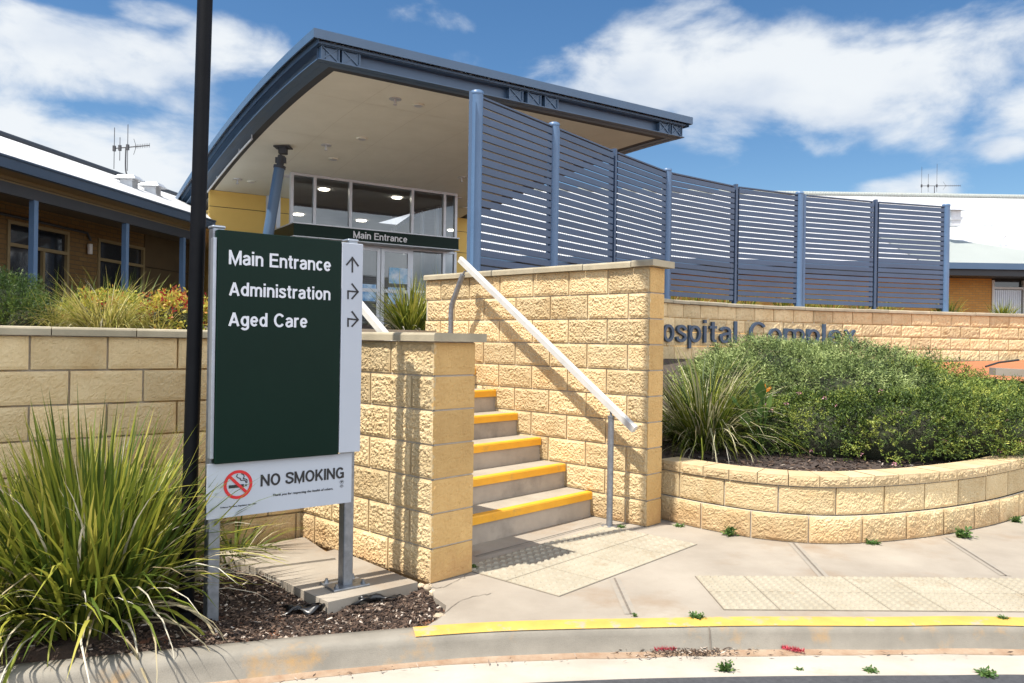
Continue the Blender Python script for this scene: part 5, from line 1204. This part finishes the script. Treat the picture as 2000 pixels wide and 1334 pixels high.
# weeds in the cracks
def weed_mesh(seed, n, flat):
    rg = random.Random(seed); V, Fc, T = [], [], []
    for k in range(n):
        az = rg.uniform(0, 6.28); el = rg.uniform(.1, 1.2 if not flat else .45); d = Vector((math.cos(az) * math.cos(el), math.sin(az) * math.cos(el), math.sin(el))); L = rg.uniform(.3, 1); st = d * L * .55 + Vector((rg.gauss(0, .05), rg.gauss(0, .05), .02))
        for j in range(3):
            b = st * (.35 + .3 * j); ld = (d + Vector((rg.gauss(0, .6), rg.gauss(0, .6), rg.gauss(0, .35)))).normalized(); sd_ = ld.cross(Vector((rg.gauss(0, .4), rg.gauss(0, .4), 1))).normalized(); l_, w = rg.uniform(.14, .3), rg.uniform(.05, .1); i0 = len(V)
            V += [b, b + ld * l_ * .45 + sd_ * w, b + ld * l_, b + ld * l_ * .45 - sd_ * w]; Fc.append((i0, i0 + 1, i0 + 2, i0 + 3)); T += [rg.random()] * 4
    me = bpy.data.meshes.new('weed'); me.from_pydata([tuple(v) for v in V], [], Fc); me.materials.append(MATS['leaf_weed']); at = me.attributes.new('tone', 'FLOAT', 'POINT'); at.data.foreach_set('value', T); me.update(); return me
wm = [weed_mesh(s, 60, fl_) for s, fl_ in ((1, False), (2, True), (3, False))]
for px, py, sz_, mi, z, lb in ((1425, 1046, .115, 0, 0, 'leafy weed at the planter wall foot nearest the stair pillar'), (1705, 1062, .10, 1, 0, 'thin weed at the middle of the planter wall foot'), (1882, 1050, .14, 2, 0, 'large bushy weed at the right of the planter wall foot'), (1326, 1028, .07, 1, 0, 'flat weed in the corner between stair pillar and planter wall'),
    (1985, 1020, .09, 0, 0, 'weed at the far right of the planter wall foot'), (1362, 1206, .075, 1, .004, 'spreading weed at the kerb joint on yellow paint'), (1240, 1204, .03, 0, .0, 'tiny weed in the pavement joint by the kerb'), (1418, 1312, .085, 0, -.112, 'round green weed growing in the gutter'),
    (1700, 1312, .06, 1, -.108, 'flat weed at the gutter edge right of the round one'), (1560, 1308, .035, 1, -.110, 'very small weed at the gutter edge'), (1925, 1318, .08, 1, -.108, 'low weed patch at the gutter edge, far right'), (1960, 1208, .05, 1, .003, 'dark flat moss tuft on the kerb top'), (926, 1112, .05, 0, 0, 'small weed at the right foot of the low wing wall'), (1214, 1030, .06, 1, 0, 'creeping weed between handrail post and stair pillar'), (1035, 1232, .02, 1, -.02, None)):
    if lb is None: continue
    p = G(px, py, z); o = bpy.data.objects.new('weed', wm[mi]); COL.objects.link(o); o.location = (*p, z); o.scale = (sz_,) * 3; o.rotation_euler = (0, 0, random.uniform(0, 6)); tag(o, lb, 'weed', 'weeds in the paving')

# gutter litter
def flower_spike(seed):
    rg = random.Random(seed); m = MB()
    for k in range(260):
        t = rg.uniform(-1, 1); a = rg.uniform(0, 6.28); b = Vector((t * .055, 0, .014)); d = Vector((rg.gauss(0, .4), math.cos(a), math.sin(a))).normalized() * rg.uniform(.012, .022); s_ = Vector((.0016, 0, 0)); e = b + d; e.z = max(e.z, .001); m.add([b - s_, b + s_, e], [(0, 1, 2)], 0, rg.random())
    return m
for px, py, rz, lb in ((487, 1322, .3, 'fallen red bottlebrush flower lying in the gutter below the mulch bed'), (1548, 1273, -.5, 'fallen red bottlebrush flower at the end of the leaf litter'), (1300, 1273, .1, 'faded red bottlebrush flower among the leaf litter')):
    p = G(px, py, -.112); o = flower_spike(px).build('fallen_flower', 'petal_red'); o.location = (*p, -.112); o.rotation_euler = (0, 0, rz); tag(o, lb, 'flower', 'fallen bottlebrush flowers')
m = MB(); rg = random.Random(9)
for k in range(420):
    px = rg.gauss(1345, 62) if k < 330 else rg.uniform(560, 2000); p = G(px, 1276 + rg.gauss(0, 4) + (1345 - px) * .004, -.112) if k < 330 else KP.pt(kerb_s(px) if k % 6 == 0 else rg.uniform(sy - 1, sy + 4), .2 + abs(rg.gauss(0, .03)), 0)
    a = rg.uniform(0, 6.28); L = rg.uniform(.01, .04); w = L * rg.uniform(.12, .35); d = Vector((math.cos(a), math.sin(a), rg.gauss(0, .25))) * L / 2; s_ = Vector((-math.sin(a), math.cos(a), rg.gauss(0, .3))) * w / 2; o = Vector((p[0], p[1], -.112 + rg.uniform(.004, .018)))
    m.add([o - d, o + s_, o + d, o - s_], [(0, 1, 2, 3)], 0, rg.uniform(.3, 1))
tag(m.build('leaf_litter', 'chip'), 'dry brown leaf litter scattered in the gutter', 'leaf litter', kind='stuff')
# black plastic scraps in the mulch
def scrap(label, px, py, sx, sy_, rz, seed):
    p = G(px, py, -.02); m = MB(); rows = []
    for i in range(14):
        row = []
        for j in range(9):
            u, v = i / 13 - .5, j / 8 - .5; q = np.array([[u * 4 + seed, v * 4, seed * 1.]]); z = .09 * (float(fbm(q, 3)[0]) - .35) ; row.append((u * sx + .02 * math.sin(v * 9 + seed), v * sy_ + .02 * math.cos(u * 11), max(-.03, z)))
        rows.append(row)
    m.grid(rows, 0); o = m.build('plastic_scrap', 'plastic_black'); o.location = (*p, -.02); o.rotation_euler = (0, 0, rz); sol = o.modifiers.new('thick', 'SOLIDIFY'); sol.thickness = .002; tag(o, label, 'plastic sheet', 'black plastic scraps in the mulch')
scrap('crumpled black plastic scrap in the mulch in front of the sign', 590, 1192, .2, .1, .2, 3)
scrap('torn black plastic edge sticking out under the concrete pad', 735, 1172, .26, .06, .5, 8)
# rubble at the pavement corner
for k, (px, py, s_) in enumerate(((838, 1150, .03), (822, 1146, .022), (846, 1160, .024), (806, 1140, .018), (858, 1208, .035))):
    p = G(px, py, -.02); m = MB(); rows = []
    for i in range(7):
        th = math.pi * i / 6; rows.append([tuple(Vector((math.sin(th) * math.cos(a), math.sin(th) * math.sin(a), math.cos(th) * .7)) * s_ * (1 + .5 * (float(vnoise(np.array([[math.cos(a) * 2 + k, math.sin(a) * 2, th * 2]]))[0]) - .5))) for a in np.linspace(0, 2 * math.pi, 9)])
    m.grid(rows, 0, random.random(), False); o = m.build('rubble_stone', 'stone'); o.location = (*p, -.015)
    tag(o, ['pale broken stone at the foot of the pillar corner', 'small broken stone between pillar corner and concrete pad', 'small broken stone in front of the pillar corner', 'smallest broken stone by the concrete pad edge', 'broken concrete piece at the mulch end by the yellow kerb'][k], 'stone', 'broken stones')
